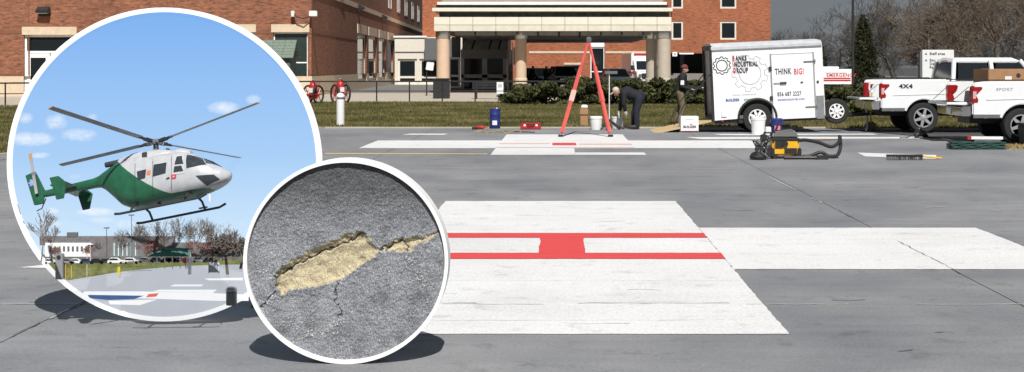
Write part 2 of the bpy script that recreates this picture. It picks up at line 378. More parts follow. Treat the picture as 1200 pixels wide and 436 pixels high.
c_ = k.ramp(k.math('ADD', k.math('MULTIPLY', a_, .65), k.math('MULTIPLY', b_, .35)), [(.36, (.048, .050, .016)), (.48, (.105, .102, .032)), (.62, (.22, .175, .08))])
k.l(c_, k.b.inputs['Base Color']); k.b.inputs['Roughness'].default_value = .8; k.b.inputs['Specular IOR Level'].default_value = .2
M_grass = k.m
def lawn_pts(r, n):
    y = 37.2+(r.random(n)**1.15)*26.6; x = r.uniform(-1, 1, n)*np.where(y > 0, .46*y, 0)
    lim = np.interp(x, [-24, -12], [57.5, 64]); p = np.stack([x, y], 1); return p[y < lim]
blades(230000, lawn_pts, .035, .10, 'lawn_grass', 'olive and straw coloured mown grass between helipad and hospital', M_grass, 1, .016)
def lawn_left(r, n):
    y = r.uniform(18, 37, n); e = np.interp(y, [18, 36.9], [-13.75, -6.75]); return np.stack([e-(r.random(n)**1.5)*9, y], 1)
blades(40000, lawn_left, .03, .09, 'lawn_grass', 'mown grass strip along the slanted left edge of the pad', M_grass, 2)
M_straw = mat('straw', (.38, .28, .12), .9, var=.25, scale=9)
def straw_pts(r, n): return np.stack([r.uniform(9.15, 10.6, n), 28.0+r.normal(0, .22, n)], 1)
blades(2500, straw_pts, .02, .09, 'dry_grass', 'straw coloured dry grass at the pad edge beside the rear truck', M_straw, 3)

# ------------------------------------------------------------ buildings
def wall(mb, x0, x1, z0, z1, ops, y=0, dep=.25):                     # a wall facing -y with openings and their reveals
    xs = sorted({x0, x1, *[o[0] for o in ops], *[o[1] for o in ops]}); zs = sorted({z0, z1, *[o[2] for o in ops], *[o[3] for o in ops]})
    for i in range(len(xs)-1):
        for j in range(len(zs)-1):
            mx_, mz_ = (xs[i]+xs[i+1])/2, (zs[j]+zs[j+1])/2
            if any(o[0] < mx_ < o[1] and o[2] < mz_ < o[3] for o in ops): continue
            mb.add([(xs[i], y, zs[j]), (xs[i+1], y, zs[j]), (xs[i+1], y, zs[j+1]), (xs[i], y, zs[j+1])], [(0, 1, 2, 3)])
    for a, b, c, d in ops:
        P = [(a, c), (b, c), (b, d), (a, d)]
        mb.add([(p[0], y, p[1]) for p in P]+[(p[0], y+dep, p[1]) for p in P], [(i, (i+1) % 4, 4+(i+1) % 4, 4+i) for i in range(4)])
    return mb
def window(parent, x0, x1, z0, z1, y, M=None, fm=M_white, gm=M_glass2, fr=.07, mull=(), trans=()):
    mb = MB(); yy = y
    mb.bb(x0, x1, yy, yy+.08, z0, z0+fr); mb.bb(x0, x1, yy, yy+.08, z1-fr, z1); mb.bb(x0, x0+fr, yy, yy+.08, z0+fr, z1-fr); mb.bb(x1-fr, x1, yy, yy+.08, z0+fr, z1-fr)
    for t in mull: mb.bb(t-fr/2, t+fr/2, yy+.002, yy+.078, z0+fr, z1-fr)
    for t in trans: mb.bb(x0+fr, x1-fr, yy+.004, yy+.076, t-fr/2, t+fr/2)
    f = mb.build('window', fm, parent, M=M)
    MB().bb(x0+fr*.5, x1-fr*.5, yy+.035, yy+.045, z0+fr*.5, z1-fr*.5).build('pane', gm, f)
    return f
# --- brick wing on the left
WY = 76.0
wing = thing('brick_hospital_wing', (0, WY, 0), 'red brick hospital wing with cream stone lintels behind the railing, at left', 'building')
wx = lambda x: lx(x, WY); wz = lambda y: lz(y, WY); CX = wx(365)
ops = [(wx(28), wx(88), .02, wz(41)), (wx(320), wx(363)-.12, wz(93), wz(38)), (wx(240), wx(298), wz(93), wz(38)), (wx(140), wx(200), wz(93), wz(38))]
TOP = 9.0
mb = wall(MB(), -60, CX, 1.15, TOP, [(o[0], o[1], max(o[2], 1.15), o[3]) for o in ops], 0, .3)
mb.add([(-60, 0, TOP), (CX, 0, TOP), (CX, 12, TOP), (-60, 12, TOP)], [(0, 1, 2, 3)])
mb.build('wall', M_brick, wing)
wall(MB(), -60, CX+.04, -.1, 1.15, [(ops[0][0], ops[0][1], .02, 1.15)], -.04, .34).build('stone_base', M_stone, wing)
for z, hgt, pr in ((wz(38), .16, .02), (wz(91), .2, .025), (wz(87), .06, .018)):
    segs = [(-60, ops[0][0]), (ops[0][1], ops[3][0]), (ops[3][1], ops[2][0]), (ops[2][1], ops[1][0]), (ops[1][1], CX)]
    for s0, s1 in segs: MB().bb(s0, s1, -pr, .05, z-hgt/2, z+hgt/2).build('brick_band', M_soldier, wing)
for o in ops:
    MB().bb(o[0]-.1, o[1]+.1, -.05, .2, o[3], o[3]+.46).build('lintel', M_stone, wing, bevel=.01)
for o in ops[1:]:
    window(wing, o[0], o[1], o[2], o[3], .16, mull=[(o[0]+o[1])/2] if o is not ops[1] else [], trans=[o[2]+.95])
for xj in (-33.9, -30.2, -26, -22): MB().bb(xj, xj+.06, -.012, .03, 1.2, TOP-.1).build('movement_joint', M_soldier, wing)
# entrance door of the wing
o = ops[0]; dz = wz(61)
d_ = window(wing, o[0], o[1], .03, o[3], .14, fr=.12, trans=[dz], mull=[], gm=M_glass)
for s0, s1 in ((o[0]+.12, (o[0]+o[1])/2-.03), ((o[0]+o[1])/2+.03, o[1]-.12)):
    f = MB(); wdt = .22
    f.bb(s0, s1, .10, .15, .06, .42); f.bb(s0, s1, .10, .15, dz-.32, dz-.08); f.bb(s0, s0+wdt, .10, .15, .42, dz-.32); f.bb(s1-wdt, s1, .10, .15, .42, dz-.32)
    f = f.build('door', M_white, wing); MB().bb(s0+wdt, s1-wdt, .12, .135, .42, dz-.32).build('pane', M_glass, f)
    MB().tube([(s1-wdt/2, .06, .95), (s1-wdt/2, .06, 1.25)], .02).build('handle', M_steel, f)
# flank of the wing, receding (it opens 2 degrees to the left)
FM = T(CX, 0, 0) @ Matrix.Rotation(R(90+2.08), 4, 'Z')               # local x runs away from the camera
def flank(px): return (-.0363*0+CX-(px-VX)/F*WY)/((px-VX)/F+.0363)    # picture column -> distance along the flank
fo = []
for p0, p1 in ((419, 429.5), (432, 441.5), (444, 452), (454.5, 461.5)): fo.append((flank(p0), flank(p1), .55, 4.15))
mb = wall(MB(), 0, 118, 1.15, TOP+3, [(a, b, max(c, 1.15), d) for a, b, c, d in fo], 0, .3)
mb.build('wall', M_brick, wing, M=FM)
wall(MB(), .04, 118, -.1, 1.15, [(a, b, c, 1.15) for a, b, c, d in fo], -.04, .34).build('stone_base', M_stone, wing, M=FM)
MB().bb(0, 118, -.05, .1, 5.98, 6.32).build('stone_band', M_stone, wing, M=FM)
MB().bb(0, fo[0][0], -.02, .1, 3.62, 3.8).build('brick_band', M_soldier, wing, M=FM)
for a, b, c, d in fo:
    window(wing, a, b, c, d, .12, M=FM, fm=M_cream, gm=M_glass, fr=.22)
    MB().bb(a-.15, b+.15, -.06, .2, 4.16, 4.85).build('lintel', M_stone, wing, M=FM, bevel=.01)
for i in range(7):
    a = flank(455)+i*9.5; window(wing, a, a+3.2, 7.1, 9.0, -.03, M=FM, fm=M_white, gm=M_glass, fr=.16, mull=[a+1.6])
def wall_lamp(loc, label, M=None, s=1, group=None):
    t = thing('wall_lamp', loc, label, 'lamp', group, scale=s)
    if M is not None: t.matrix_world = M
    MB().bb(-.3, .3, -.1, 0, -.28, .22).build('back_box', M_black, t, bevel=.02)
    MB().prism([(-.5, .02), (-.1, .26), (-.1, -.12), (-.46, -.12)], 'x', -.36, .36).build('hood', M_black, t, bevel=.02)
    MB().bb(-.3, .3, -.44, -.12, -.15, -.125).build('lens', mat('lamp_lens', (.35, .35, .3), .3), t)
    return t
wall_lamp((wx(52.5), WY, wz(13)), 'black hooded wall lamp above the glazed door of the brick wing')
for i, px in enumerate((419.5, 447.5)):
    sd = flank(px); Mw = T(0, WY, 0) @ FM @ T(sd, 0, 6.05 if i == 0 else 6.0)
    wall_lamp((0, 0, 0), ('nearer', 'farther')[i]+' of two dark lamps on the shaded flank of the brick wing', Mw, 1.0)
# security cameras on an arm
t = thing('security_camera', (wx(388), WY, wz(17)), 'white double security camera on a curved arm at the brick corner', 'camera')
t.location = (CX-.02, WY, wz(16))
MB().tube([(0, 0, 0), (0, -.3, -.15), (-.35, -.45, -.3), (-.75, -.4, -.2), (-.95, -.3, 0)], .035).build('arm', M_black, t, smooth=True)
MB().bb(-.02, .42, -.55, -.25, -.18, .14).build('housing', M_whitep, t, bevel=.03); MB().lathe([(.10, -.3), (.12, 0), (.07, .02)], (-.98, -.32, .12), 'z', 14).build('dome', M_whitep, t, smooth=True)
MB().bb(-.1, .1, -.02, .02, -.12, .12).build('wall_plate', M_whitep, t)
# --- white low entrance block
EY = 125.0
low = thing('white_entrance_block', (0, EY, 0), 'low cream entrance block with dark glazing between brick wing and canopy', 'building')
ex = lambda x: lx(x, EY); ez = lambda y: lz(y, EY)
o1 = [(ex(466), ex(488.5), .1, ez(69)), (ex(491.5), ex(540), .1, ez(69))]
wall(MB(), ex(462.5), ex(545), -.1, ez(43.5), o1, 0, .4).bb(ex(462.5), ex(545), .02, 18, ez(43.5)-.05, ez(43.5)).build('wall', M_cream, low)
MB().bb(ex(462.5)-.1, ex(500), -.12, .1, ez(44), ez(42)).build('coping', M_white, low)
MB().bb(ex(463), ex(540), -.06, .06, ez(61.5), ez(60.5)).build('panel_joint', M_dgrey, low)
for a, b, c, d in o1: window(low, a, b, c, d, .15, gm=M_glass, fm=M_cream, fr=.2, trans=[ez(90.5)])
MB().bb(ex(499), ex(540), -1.2, -.15, ez(70), ez(45)).build('side_panel', M_dgrey, low)
# --- far brick block
FY = 135.0
far = thing('far_brick_block', (0, FY, 0), 'orange brick hospital block with square white-framed windows behind the canopy', 'building')
fx = lambda x: lx(x, FY); fz = lambda y: lz(y, FY)
wins = [(p0, p1, q0, q1) for (p0, p1) in ((787, 800.5), (844, 863)) for (q0, q1) in ((46.5, 25), (10, -11), (-26, -47))]
wins += [(p0, p1, q0, q1) for (p0, p1) in ((540, 556), (690, 708)) for (q0, q1) in ((10, -11), (-26, -47))]
wo_ = [(fx(a), fx(b), fz(c), fz(d)) for a, b, c, d in wins]+[(fx(692), fx(708.5), .05, fz(44)), (fx(663), fx(681), fz(99), fz(76))]
hall = (fx(786), fx(899), .03, fz(62.5))
wall(MB(), fx(495), fx(903), -.1, 15, wo_+[hall], 0, .5).bb(fx(903)-.02, fx(903), .01, 30, -.1, 15).bb(fx(495), fx(903), .01, 30, 14.9, 15).build('wall', M_brick2, far)
for i, (a, b, c, d) in enumerate(wo_):
    window(far, a, b, c, d, .05 if i < len(wo_)-2 else .2, fm=M_cream if i < len(wo_)-2 else M_white, gm=M_glass, fr=.17 if i < len(wo_)-2 else .1, trans=[fz(84), fz(56)] if i == len(wo_)-2 else ())
MB().bb(fx(692.2), fx(708.3), .12, .19, fz(55), fz(49.5)).build('spandrel', M_white, far)
MB().bb(fx(620), fx(691), -.06, .1, fz(62.5), fz(60)).build('stone_band', M_stone, far); MB().bb(fx(709.5), fx(785), -.06, .1, fz(62.5), fz(60)).build('stone_band', M_stone, far)
MB().bb(fx(661), fx(683), -.07, .1, fz(75.8), fz(73.5)).build('lintel', M_stone, far)
MB().bb(hall[0], hall[1], 9, 9.2, 0, hall[3]).bb(hall[0]-.3, hall[0], .5, 9.2, 0, hall[3]).bb(hall[1], hall[1]+.3, .5, 9.2, 0, hall[3]).bb(hall[0], hall[1], .5, 9.2, hall[3], hall[3]+.2).build('recess', M_dgrey, far)
for p in (800, 835, 868): MB().bb(fx(p), fx(p)+.4, 3, 3.4, 0, hall[3]).build('post', M_dgrey, far)
MB().bb(fx(788), fx(793.5), -.08, .1, fz(66), fz(61)).build('sign_plate', M_white, far); text('X', .36, 'lettering', M_ink, far, T(fx(790.7), -.09, fz(65)) @ FACE, 'CENTER')
MB().bb(fx(796), fx(813), -.05, .12, fz(63.6), fz(62)).build('light_strip', M_white, far)
MB().bb(hall[0], hall[1], 1.5, 1.7, 0, 1.0).build('low_wall', mat('wall_grey', (.22, .20, .18), .8), far)
# --- porte cochere
PY = 85.0
can = thing('entrance_canopy', (0, PY, 0), 'deep cream panelled entrance canopy on round columns', 'canopy')
px_ = lambda x: lx(x, PY); pz = lambda y: lz(y, PY)
jx = [508.5]+[527+27*i for i in range(10)]+[787]
for i in range(11):
    MB().bb(px_(jx[i])+.012, px_(jx[i+1])-.012, 0, .12, pz(29.3)+.01, pz(20)).build('fascia_panel', M_cream, can, bevel=.008)
    MB().bb(px_(jx[i])+.012, px_(jx[i+1])-.012, 0, .12, pz(36.5), pz(29.3)-.01).build('fascia_panel', M_offw, can, bevel=.008)
x0, x1 = px_(508.5), px_(787)
MB().bb(x0+.05, x1-.05, .1, 20, pz(36.3), pz(20.2)).build('deck', M_dgrey, can)
MB().bb(x0+.3, x1-.1, .5, 20, pz(20), pz(13.8)).build('clerestory', mat('clerestory', (.075, .08, .07), .25, var=.5, scale=2), can)
for i in range(9): MB().bb(px_(515+i*34), px_(516+i*34), .42, .5, pz(20), pz(13.8)).build('mullion', M_black, can)
MB().bb(x0-.1, x1+.05, -.15, 20.1, pz(13.6), pz(9.2)).build('cornice', M_cream, can, bevel=.02)
MB().bb(x0+.1, x1-.2, .3, 20, pz(9.2)+.003, pz(5.6)).build('reveal', M_black, can)
MB().bb(x0+.2, x1-.3, .1, 20, pz(5.6)+.003, pz(2.2)).build('cornice', M_white, can, bevel=.02)
MB().bb(x0+.5, x1-.5, .3, 20, pz(2.2)+.003, pz(-14)).build('upper_fascia', mat('tan_roof', (.30, .25, .19), .6), can)
MB().bb(x0+.2, x1-.3, .0, 20, pz(-14)+.003, pz(-20)).build('cornice', M_white, can)
# stepped soffit with dark ribs
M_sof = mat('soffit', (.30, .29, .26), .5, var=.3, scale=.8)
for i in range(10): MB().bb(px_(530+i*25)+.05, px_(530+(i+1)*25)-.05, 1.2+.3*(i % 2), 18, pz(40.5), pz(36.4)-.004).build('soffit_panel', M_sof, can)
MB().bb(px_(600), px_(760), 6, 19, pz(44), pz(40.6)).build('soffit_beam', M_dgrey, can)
for (px0, dpt, rr, m_, ytop) in ((519.2, .65, .42, M_col, 37), (778, .65, .43, M_colg, 37), (610.5, 1.9, .36, M_col, 42), (763.5, 1.9, .36, M_colg, 42)):
    d = PY+dpt; X = lx(px0, d); top = pz(37)
    c = MB().lathe([(rr, .95), (rr, top-.42)], (X, dpt, 0), 'z', 28).build('column', m_, can, smooth=True)
    MB().lathe([(rr+.02, top-.42), (rr+.05, top-.38), (rr+.05, top)], (X, dpt, 0), 'z', 28).build('cap', M_steel, c, smooth=True)
    MB().lathe([(rr+.05, -.1), (rr+.05, .9), (rr+.01, .95)], (X, dpt, 0), 'z', 28).build('plinth', M_stone if m_ is M_col else M_colg, c, smooth=True)
# --- vestibule below the canopy
VYD = 101.0
ves = thing('glazed_vestibule', (0, VYD, 0), 'grey glazed entrance vestibule with slanted skylights under the canopy', 'building')
v_x = lambda x: lx(x, VYD); v_z = lambda y: lz(y, VYD)
a, b = v_x(540), v_x(594)
MB().bb(a, b, 0, 9, v_z(68.5), v_z(58)).build('header', mat('header_grey', (.26, .265, .27), .5), ves)
MB().bb(a, b, .02, .3, v_z(91), v_z(87.5)).bb(a, a+.25, .02, .3, 0, v_z(68.5)-.004).bb(b-.3, b, .02, .3, 0, v_z(68.5)-.004).bb(v_x(565), v_x(571), .02, .3, 0, v_z(68.5)-.004).build('frame', M_grey, ves)
for s0, s1 in ((a+.25, v_x(565)), (v_x(571), b-.3)):
    MB().bb(s0, s1, .15, .18, .05, v_z(91)-.003).build('pane', M_glass, ves); MB().bb(s0, s1, .15, .18, v_z(87.5)+.003, v_z(68.5)-.004).build('pane', M_glass, ves)
MB().bb(v_x(562.5), v_x(566), .19, .24, v_z(87), v_z(69)).build('door', mat('oak_door', (.20, .11, .04), .5), ves)
M_sky = mat('skylight_glass', (.55, .56, .54), .25, var=.25, scale=.8)
for s0, s1 in ((541, 552), (554, 572), (574, 583), (585.5, 593)):
    MB().hexa([(v_x(s0), 0, v_z(57.8)), (v_x(s1), 0, v_z(57.8)), (v_x(s1), .1, v_z(57.8)), (v_x(s0), .1, v_z(57.8))], [(v_x(s0)+.15, 1.4, v_z(45)), (v_x(s1)+.15, 1.4, v_z(45)), (v_x(s1)+.15, 1.5, v_z(45)), (v_x(s0)+.15, 1.5, v_z(45))]).build('skylight', M_sky, ves)
MB().bb(a, b, 1.6, 9, v_z(57.8), v_z(43)).build('roof_box', M_dgrey, ves)
MB().bb(v_x(528), v_x(538), 1.0, 1.4, 0, v_z(43)).build('pier', M_dgrey, ves)
window(ves, v_x(525), v_x(539), .05, v_z(67), .5, fm=M_white, gm=M_glass, fr=.16, trans=[v_z(89)])
for i in range(4): MB().bb(b+.04, b+.1, .4+i*2.1, 2.3+i*2.1, .1, v_z(60)).build('pane', M_glass, ves)
for i in range(5): MB().bb(b+.02, b+.16, .1+i*2.1, .38+i*2.1, 0, v_z(58)).build('mullion', M_stone if i in (1, 3) else M_grey, ves)
tag(MB().bb(v_x(598), v_x(600), -1.6, -1.5, v_z(75), v_z(60)).bb(v_x(602.5), v_x(604.5), -1.6, -1.5, v_z(76), v_z(56)).bb(v_x(601), v_x(602), -1.58, -1.5, 0, v_z(50)).build('banner_post', M_white, None, M=T(0, VYD, 0)), 'narrow white notice banners on a post right of the vestibule', 'banner')
# ------------------------------------------------------------ site furniture by the entrance
def railing(name, pts, label, hgt=.98, step=1.65):
    t = thing(name, (*pts[0], 0), label, 'railing'); o = Vector((*pts[0], 0))
    for a, b in zip(pts, pts[1:]):
        a, b = Vector((*a, 0))-o, Vector((*b, 0))-o; n = max(1, round((b-a).length/step))
        for i in range(n+1 if b == Vector((*pts[-1], 0))-o else n):
            p = a+(b-a)*i/n; MB().tube([p+Vector((0, 0, -.05)), p+Vector((0, 0, hgt))], .035, 6).build('post', M_black, t)
        for z, r in ((hgt, .035), (.52, .02)):
            MB().tube([a+Vector((0, 0, z+.004)), b+Vector((0, 0, z+.004))], r, 6).build('rail', M_black, t)
    return t
RA = [(-36, 52.3), (-24, 57.9), (-12, 64.4), (2.2, 64.4)]
railing('pipe_railing', RA, 'black pipe railing along the path in front of the hospital')
# two wheeled fire extinguishers
def cart(x, y, rz, label, s=1):
    t = thing('wheeled_extinguisher', (x, y, 0), label, 'extinguisher', 'wheeled fire extinguishers', (0, 0, rz), s)
    MB().lathe([(.02, .22), (.2, .26), (.22, .32), (.22, .98), (.18, 1.1), (.08, 1.18), (.07, 1.26)], (0, 0, 0), 'z', 20).build('tank', M_red, t, smooth=True)
    MB().bb(-.12, .12, -.235, -.2, .6, .85).build('label_plate', M_whitep, t)
    for sx in (-1, 1):
        w_ = MB(); ring = [(math.cos(a_)*.47, math.sin(a_)*.47) for a_ in np.linspace(0, 2*math.pi, 21)[:-1]]
        w_.tube([(sx*.34, p[0], .5+p[1]) for p in ring]+[(sx*.34, ring[0][0], .5)], .055, 6, False); wh = w_.build('wheel', M_rubber, t, smooth=True)
        sp = MB()
        for k_ in range(6): a_ = k_*math.pi/3; sp.tube([(sx*.34, 0, .5), (sx*.34, math.cos(a_)*.45, .5+math.sin(a_)*.45)], .022, 5)
        sp.lathe([(.06, -.05), (.06, .05)], (sx*.34, 0, .44), 'x', 10); sp.build('spokes', M_red, wh)
    MB().tube([(-.34, 0, .44), (.34, 0, .44)], .025, 6).build('axle', M_black, t)
    MB().tube([(-.2, .15, .3), (-.2, .3, 1.15), (.2, .3, 1.15), (.2, .15, .3)], .022, 6).build('handle', M_red, t)
    MB().tube([(.0, -.05, 1.25), (.25, -.22, 1.1), (.32, -.25, .7), (.2, -.25, .45), (-.2, -.25, .42)], .025, 6).build('hose', M_black, t, smooth=True)
    MB().sphere((0, 0, 1.3), .07).build('valve', M_chrome, t, smooth=True); return t
c = gp(402, 120); cart(c.x, 62.8, R(35), 'red wheeled fire extinguisher directly behind the white bollard', .86)
cart(lx(367, 61.5), 61.5, R(-25), 'red and white wheeled fire extinguisher against the dark window, beside the round board', .84)
# green shed
t = thing('garden_shed', (lx(326, 70), 70, 0), 'small green shed with shingled gable roof in front of the dark window', 'shed')
M_shed = mat('shed_green', (.05, .075, .06), .7); M_shing = mat('shed_shingle', (.16, .20, .16), .85, var=.3, scale=12)
MB().bb(-1.35, .65, -.1, 1.5, 0, 2.2).build('wall', M_shed, t)
MB().prism([(-.25, 2.2), (1.65, 2.2), (.7, 3.0)], 'x', -1.35, .65).build('gable', M_shed, t)
for sg in (0, 1):
    y0, y1 = ((-.35, .7), (1.75, .7))[sg]
    for r_ in range(6):
        a0, a1 = r_/6, (r_+1)/6+.02; P0 = (y0+(y1-y0)*a0, 2.12+(3.06-2.12)*a0+.03); P1 = (y0+(y1-y0)*a1, 2.12+(3.06-2.12)*a1)
        for c_ in range(4): MB().prism([P0, P1, (P1[0], P1[1]+.03), (P0[0], P0[1]+.04)], 'x', -1.55+c_*.6, -1.56+(c_+1)*.6).build('shingle', M_shing, t)
MB().bb(.3, .62, -.14, -.1, .1, 1.9).build('door', mat('shed_door', (.08, .11, .09), .6), t)
# bollard light
c = gp(399, 147.5); t = thing('bollard_light', c, 'short white bollard light on the lawn edge left of the pad', 'bollard')
MB().lathe([(.115, -.05), (.115, .76)], n=20).build('post', M_whitep, t, smooth=True); MB().lathe([(.105, .76), (.105, .82)], n=20).build('lens', M_dgrey, t, smooth=True)
MB().lathe([(.12, .82), (.12, .87), (.07, .93), (.01, .95)], n=20).build('cap', M_whitep, t, smooth=True)
# bench, bins, notice
t = thing('park_bench', (lx(572, 70), 70, 0), 'black metal bench on the path before the vestibule', 'bench')
for i in range(4): MB().bb(-.85, .85, -.25+i*.13, -.15+i*.13, .42, .46).build('slat', M_black, t)
for i in range(3): MB().bb(-.85, .85, .27, .30, .52+i*.14, .63+i*.14).build('back_slat', M_black, t)
for sx in (-.62, .62):
    for sy in (-.2, .24): MB().bb(sx-.04, sx+.04, sy-.04, sy+.04, -.02, .42 if sy < 0 else .92).build('leg', M_black, t)
t = thing('litter_bin', (lx(517.5, 71), 71, 0), 'black square litter bin in front of the left column', 'bin')
MB().bb(-.42, .42, -.38, .38, 0, .98).build('body', M_black, t, bevel=.03); MB().bb(-.45, .45, -.41, .41, .985, 1.08).build('lid', M_blackp, t, bevel=.03)
t = thing('notice_stand', (lx(586, 69), 69, 0), 'white paper notice on a thin stand beside the bench', 'notice')
MB().tube([(0, 0, -.01), (0, 0, .62)], .02, 6).build('post', M_black, t); MB().bb(-.17, .17, -.04, -.02, .3, .9).build('board', M_whitep, t); MB().bb(-.1, .1, -.046, -.041, .62, .8).build('print', M_inkg, t)
t = thing('lamp_post', (lx(500, 78), 78, 0), 'short dark post with a tilted white lantern left of the column', 'lamp')
MB().tube([(0, 0, -.02), (0, 0, 1.6)], .04, 8).build('post', M_black, t); MB().box((.2, 0, 1.72), (.42, .35, .5), Matrix.Rotation(R(8), 3, 'Y')).build('lantern', M_whitep, t, bevel=.03); MB().bb(-.08, .5, -.2, .2, 2.0, 2.06).build('cap', M_black, t)

# ------------------------------------------------------------ vehicles
def wheel(t, x, y, r, wdt, side, spokes=6, rm=None, rimr=.64, name='wheel'):
    """wheel with its axle along y; side -1 shows its face to -y"""
    rm = rm or M_alloy
    h = wdt/2
    ty = MB().lathe([(r*.60, -h*.8), (r*.80, -h), (r*.95, -h*.92), (r, -h*.6), (r, h*.6), (r*.95, h*.92), (r*.80, h), (r*.60, h*.8)], (x, y, r), 'y', 30).build(name, M_rubber, t, smooth=True)
    rim = MB(); f = y+side*h*.80
    ring = [(r*rimr, side*.0), (r*rimr, side*.03), (r*(rimr-.06), side*.03), (r*(rimr-.10), -side*.05)]
    rim.lathe([(a, b) for a, b in ring], (x, f, r), 'y', 30)
    for k_ in range(spokes):
        a_ = k_*2*math.pi/spokes+.3; d_ = Vector((math.cos(a_), 0, math.sin(a_))); q = Vector((-d_.z, 0, d_.x)); c_ = Vector((x, f+side*.012, r))
        w0, w1 = r*.11, r*.075; i0, i1 = r*.12, r*(rimr-.04)
        lo = [c_+d_*i0-q*w0, c_+d_*i1-q*w1, c_+d_*i1+q*w1, c_+d_*i0+q*w0]; rim.hexa(lo, [p+Vector((0, side*.025, 0)) for p in lo])
    rim.lathe([(r*.17, 0), (r*.17, side*.04), (r*.10, side*.05)], (x, f, r), 'y', 16)
    rim.build('rim', rm, ty, smooth=True)
    MB().lathe([(r*(rimr-.02), -.015), (r*(rimr-.02), .01)], (x, f-side*.06, r), 'y', 24).build('hub_shadow_plate', M_dgrey, ty)
    return ty
def section_loft(secs, n=None):
    mb = MB(); n = len(secs[0]); V = [p for s_ in secs for p in s_]
    mb.add(V, [(i*n+k_, i*n+(k_+1) % n, (i+1)*n+(k_+1) % n, (i+1)*n+k_) for i in range(len(secs)-1) for k_ in range(n)]+[tuple(range(n-1, -1, -1)), tuple((len(secs)-1)*n+k_ for k_ in range(n))]); return mb
def car(loc, rz, paint, label, cat='car', L=4.6, W=1.85, Hh=1.65, suv=True, group='parked cars', s=1.0, name='parked_car'):
    """front towards +x"""
    t = thing(name, loc, label, cat, group, (0, 0, rz), s); hw = W/2; zb = .32; zh = Hh*.60
    prof = [(-L/2, .45), (-L/2+.03, zh*.95), (-L/2+.25, zh), (L*.18, zh), (L/2-.35, zh*.86), (L/2-.05, zh*.70), (L/2, .5), (L/2-.08, zb), (-L/2+.08, zb)]
    secs = []
    for y, k_ in ((-hw, .93), (-hw+.10, 1), (hw-.10, 1), (hw, .93)): secs.append([(x*(.985 if k_ < 1 else 1), y, zb+(z-zb)*k_) for x, z in prof])
    section_loft(secs).build('body', paint, t, bevel=.03, smooth=True)
    r0, r1 = (-L/2+.12, -L/2+.45) if suv else (-L/2+.75, -L/2+1.25)
    lo = [(r0, -hw+.08, zh-.01), (L*.20, -hw+.08, zh-.01), (L*.20, hw-.08, zh-.01), (r0, hw-.08, zh-.01)]
    hi = [(r1, -hw+.26, Hh-.05), (L*.06, -hw+.26, Hh-.05), (L*.06, hw-.26, Hh-.05), (r1, hw-.26, Hh-.05)]
    MB().hexa(lo, hi).build('windows', M_glass, t, bevel=.02)
    MB().hexa([(r1-.05, -hw+.22, Hh-.06), (L*.07, -hw+.22, Hh-.06), (L*.07, hw-.22, Hh-.06), (r1-.05, hw-.22, Hh-.06)], [(r1+.1, -hw+.3, Hh), (L*.04, -hw+.3, Hh), (L*.04, hw-.3, Hh), (r1+.1, hw-.3, Hh)]).build('roof', paint, t, bevel=.015, smooth=True)
    for sy in (-1, 1):
        for px0, px1 in (((r0, zh), (r1, Hh-.05)), ((L*.20, zh), (L*.06, Hh-.05)), ((-.1*L, zh), (-.09*L, Hh-.05))):
            MB().tube([(px0[0], sy*(hw-.07), px0[1]), (px1[0], sy*(hw-.25), px1[1])], .045, 6).build('pillar', paint, t)
        for wx_ in (-L*.30, L*.31): wheel(t, wx_, sy*(hw-.10), .34, .22, sy)
        MB().bb(L/2-.18, L/2-.02, sy*(hw-.42)-.2, sy*(hw-.42)+.2, zh*.62, zh*.74).build('headlight', M_chrome, t, bevel=.02)
        MB().bb(-L/2-.01, -L/2+.06, sy*(hw-.24)-.13, sy*(hw-.24)+.13, zh*.7, zh*.92).build('tail_light', M_red, t)
        MB().box((L*.17, sy*(hw+.06), zh+.06), (.1, .2, .14)).build('mirror', paint, t, bevel=.02)
    MB().bb(L/2-.06, L/2+.012, -.5, .5, .44, zh*.66).build('grille', M_blackp, t)
    MB().bb(L/2-.03, L/2+.02, -.26, .26, .40, .52).build('number_plate', M_whitep, t)
    return t
P_grey = mat('car_grey', (.055, .06, .07), .25, metal=.4, var=.05, coat=.6); P_blk = mat('car_black', (.012, .013, .015), .2, var=.05, coat=.8)
P_wht = mat('car_white', (.78, .79, .80), .28, var=.02, coat=.5); P_sil = mat('car_silver', (.38, .40, .43), .28, metal=.5, var=.04, coat=.5); P_blu = mat('car_blue', (.03, .05, .12), .25, var=.05, coat=.6); P_red = mat('car_red', (.30, .02, .02), .3, var=.05, coat=.6)
d = 104; car((lx(661, d), d, 0), R(-80), P_grey, 'dark grey SUV facing the camera under the canopy', Hh=1.75)
d = 108; car((lx(633, d), d, 0), R(-60), P_blk, 'black car under the canopy, partly hidden behind the standing people', Hh=1.6)
d = 106; car((lx(722, d), d, 0), R(-75), P_wht, 'white car parked right of the red tripod behind the hedge', Hh=1.55, suv=False)
# ambulance
d = 112; t = thing('ambulance', (lx(752, d), d, 0), 'white box ambulance with big dark windscreen beside the right columns', 'ambulance', rot=(0, 0, R(-82)))
MB().bb(-3.2, 1.2, -1.12, 1.12, .55, 2.85).build('box_body', P_wht, t, bevel=.06); MB().bb(-3.18, 1.22, -1.13, 1.13, 1.1, 1.3).build('stripe', M_red, t)
MB().prism([(1.2, .45), (1.2, 2.25), (1.75, 2.2), (2.35, 1.4), (3.0, 1.25), (3.1, .5)], 'y', -1.0, 1.0).build('cab', P_wht, t, bevel=.05)
MB().hexa([(2.36, -.9, 1.42), (2.36, .9, 1.42), (2.30, .9, 1.42), (2.30, -.9, 1.42)], [(1.80, -.82, 2.16), (1.80, .82, 2.16), (1.72, .82, 2.16), (1.72, -.82, 2.16)]).build('windscreen', M_glass, t)
MB().bb(3.06, 3.13, -.6, .6, .7, 1.15).build('grille', M_blackp, t)
MB().bb(.9, 1.23, -.9, .9, 2.62, 2.8).build('light_bar', M_red, t)
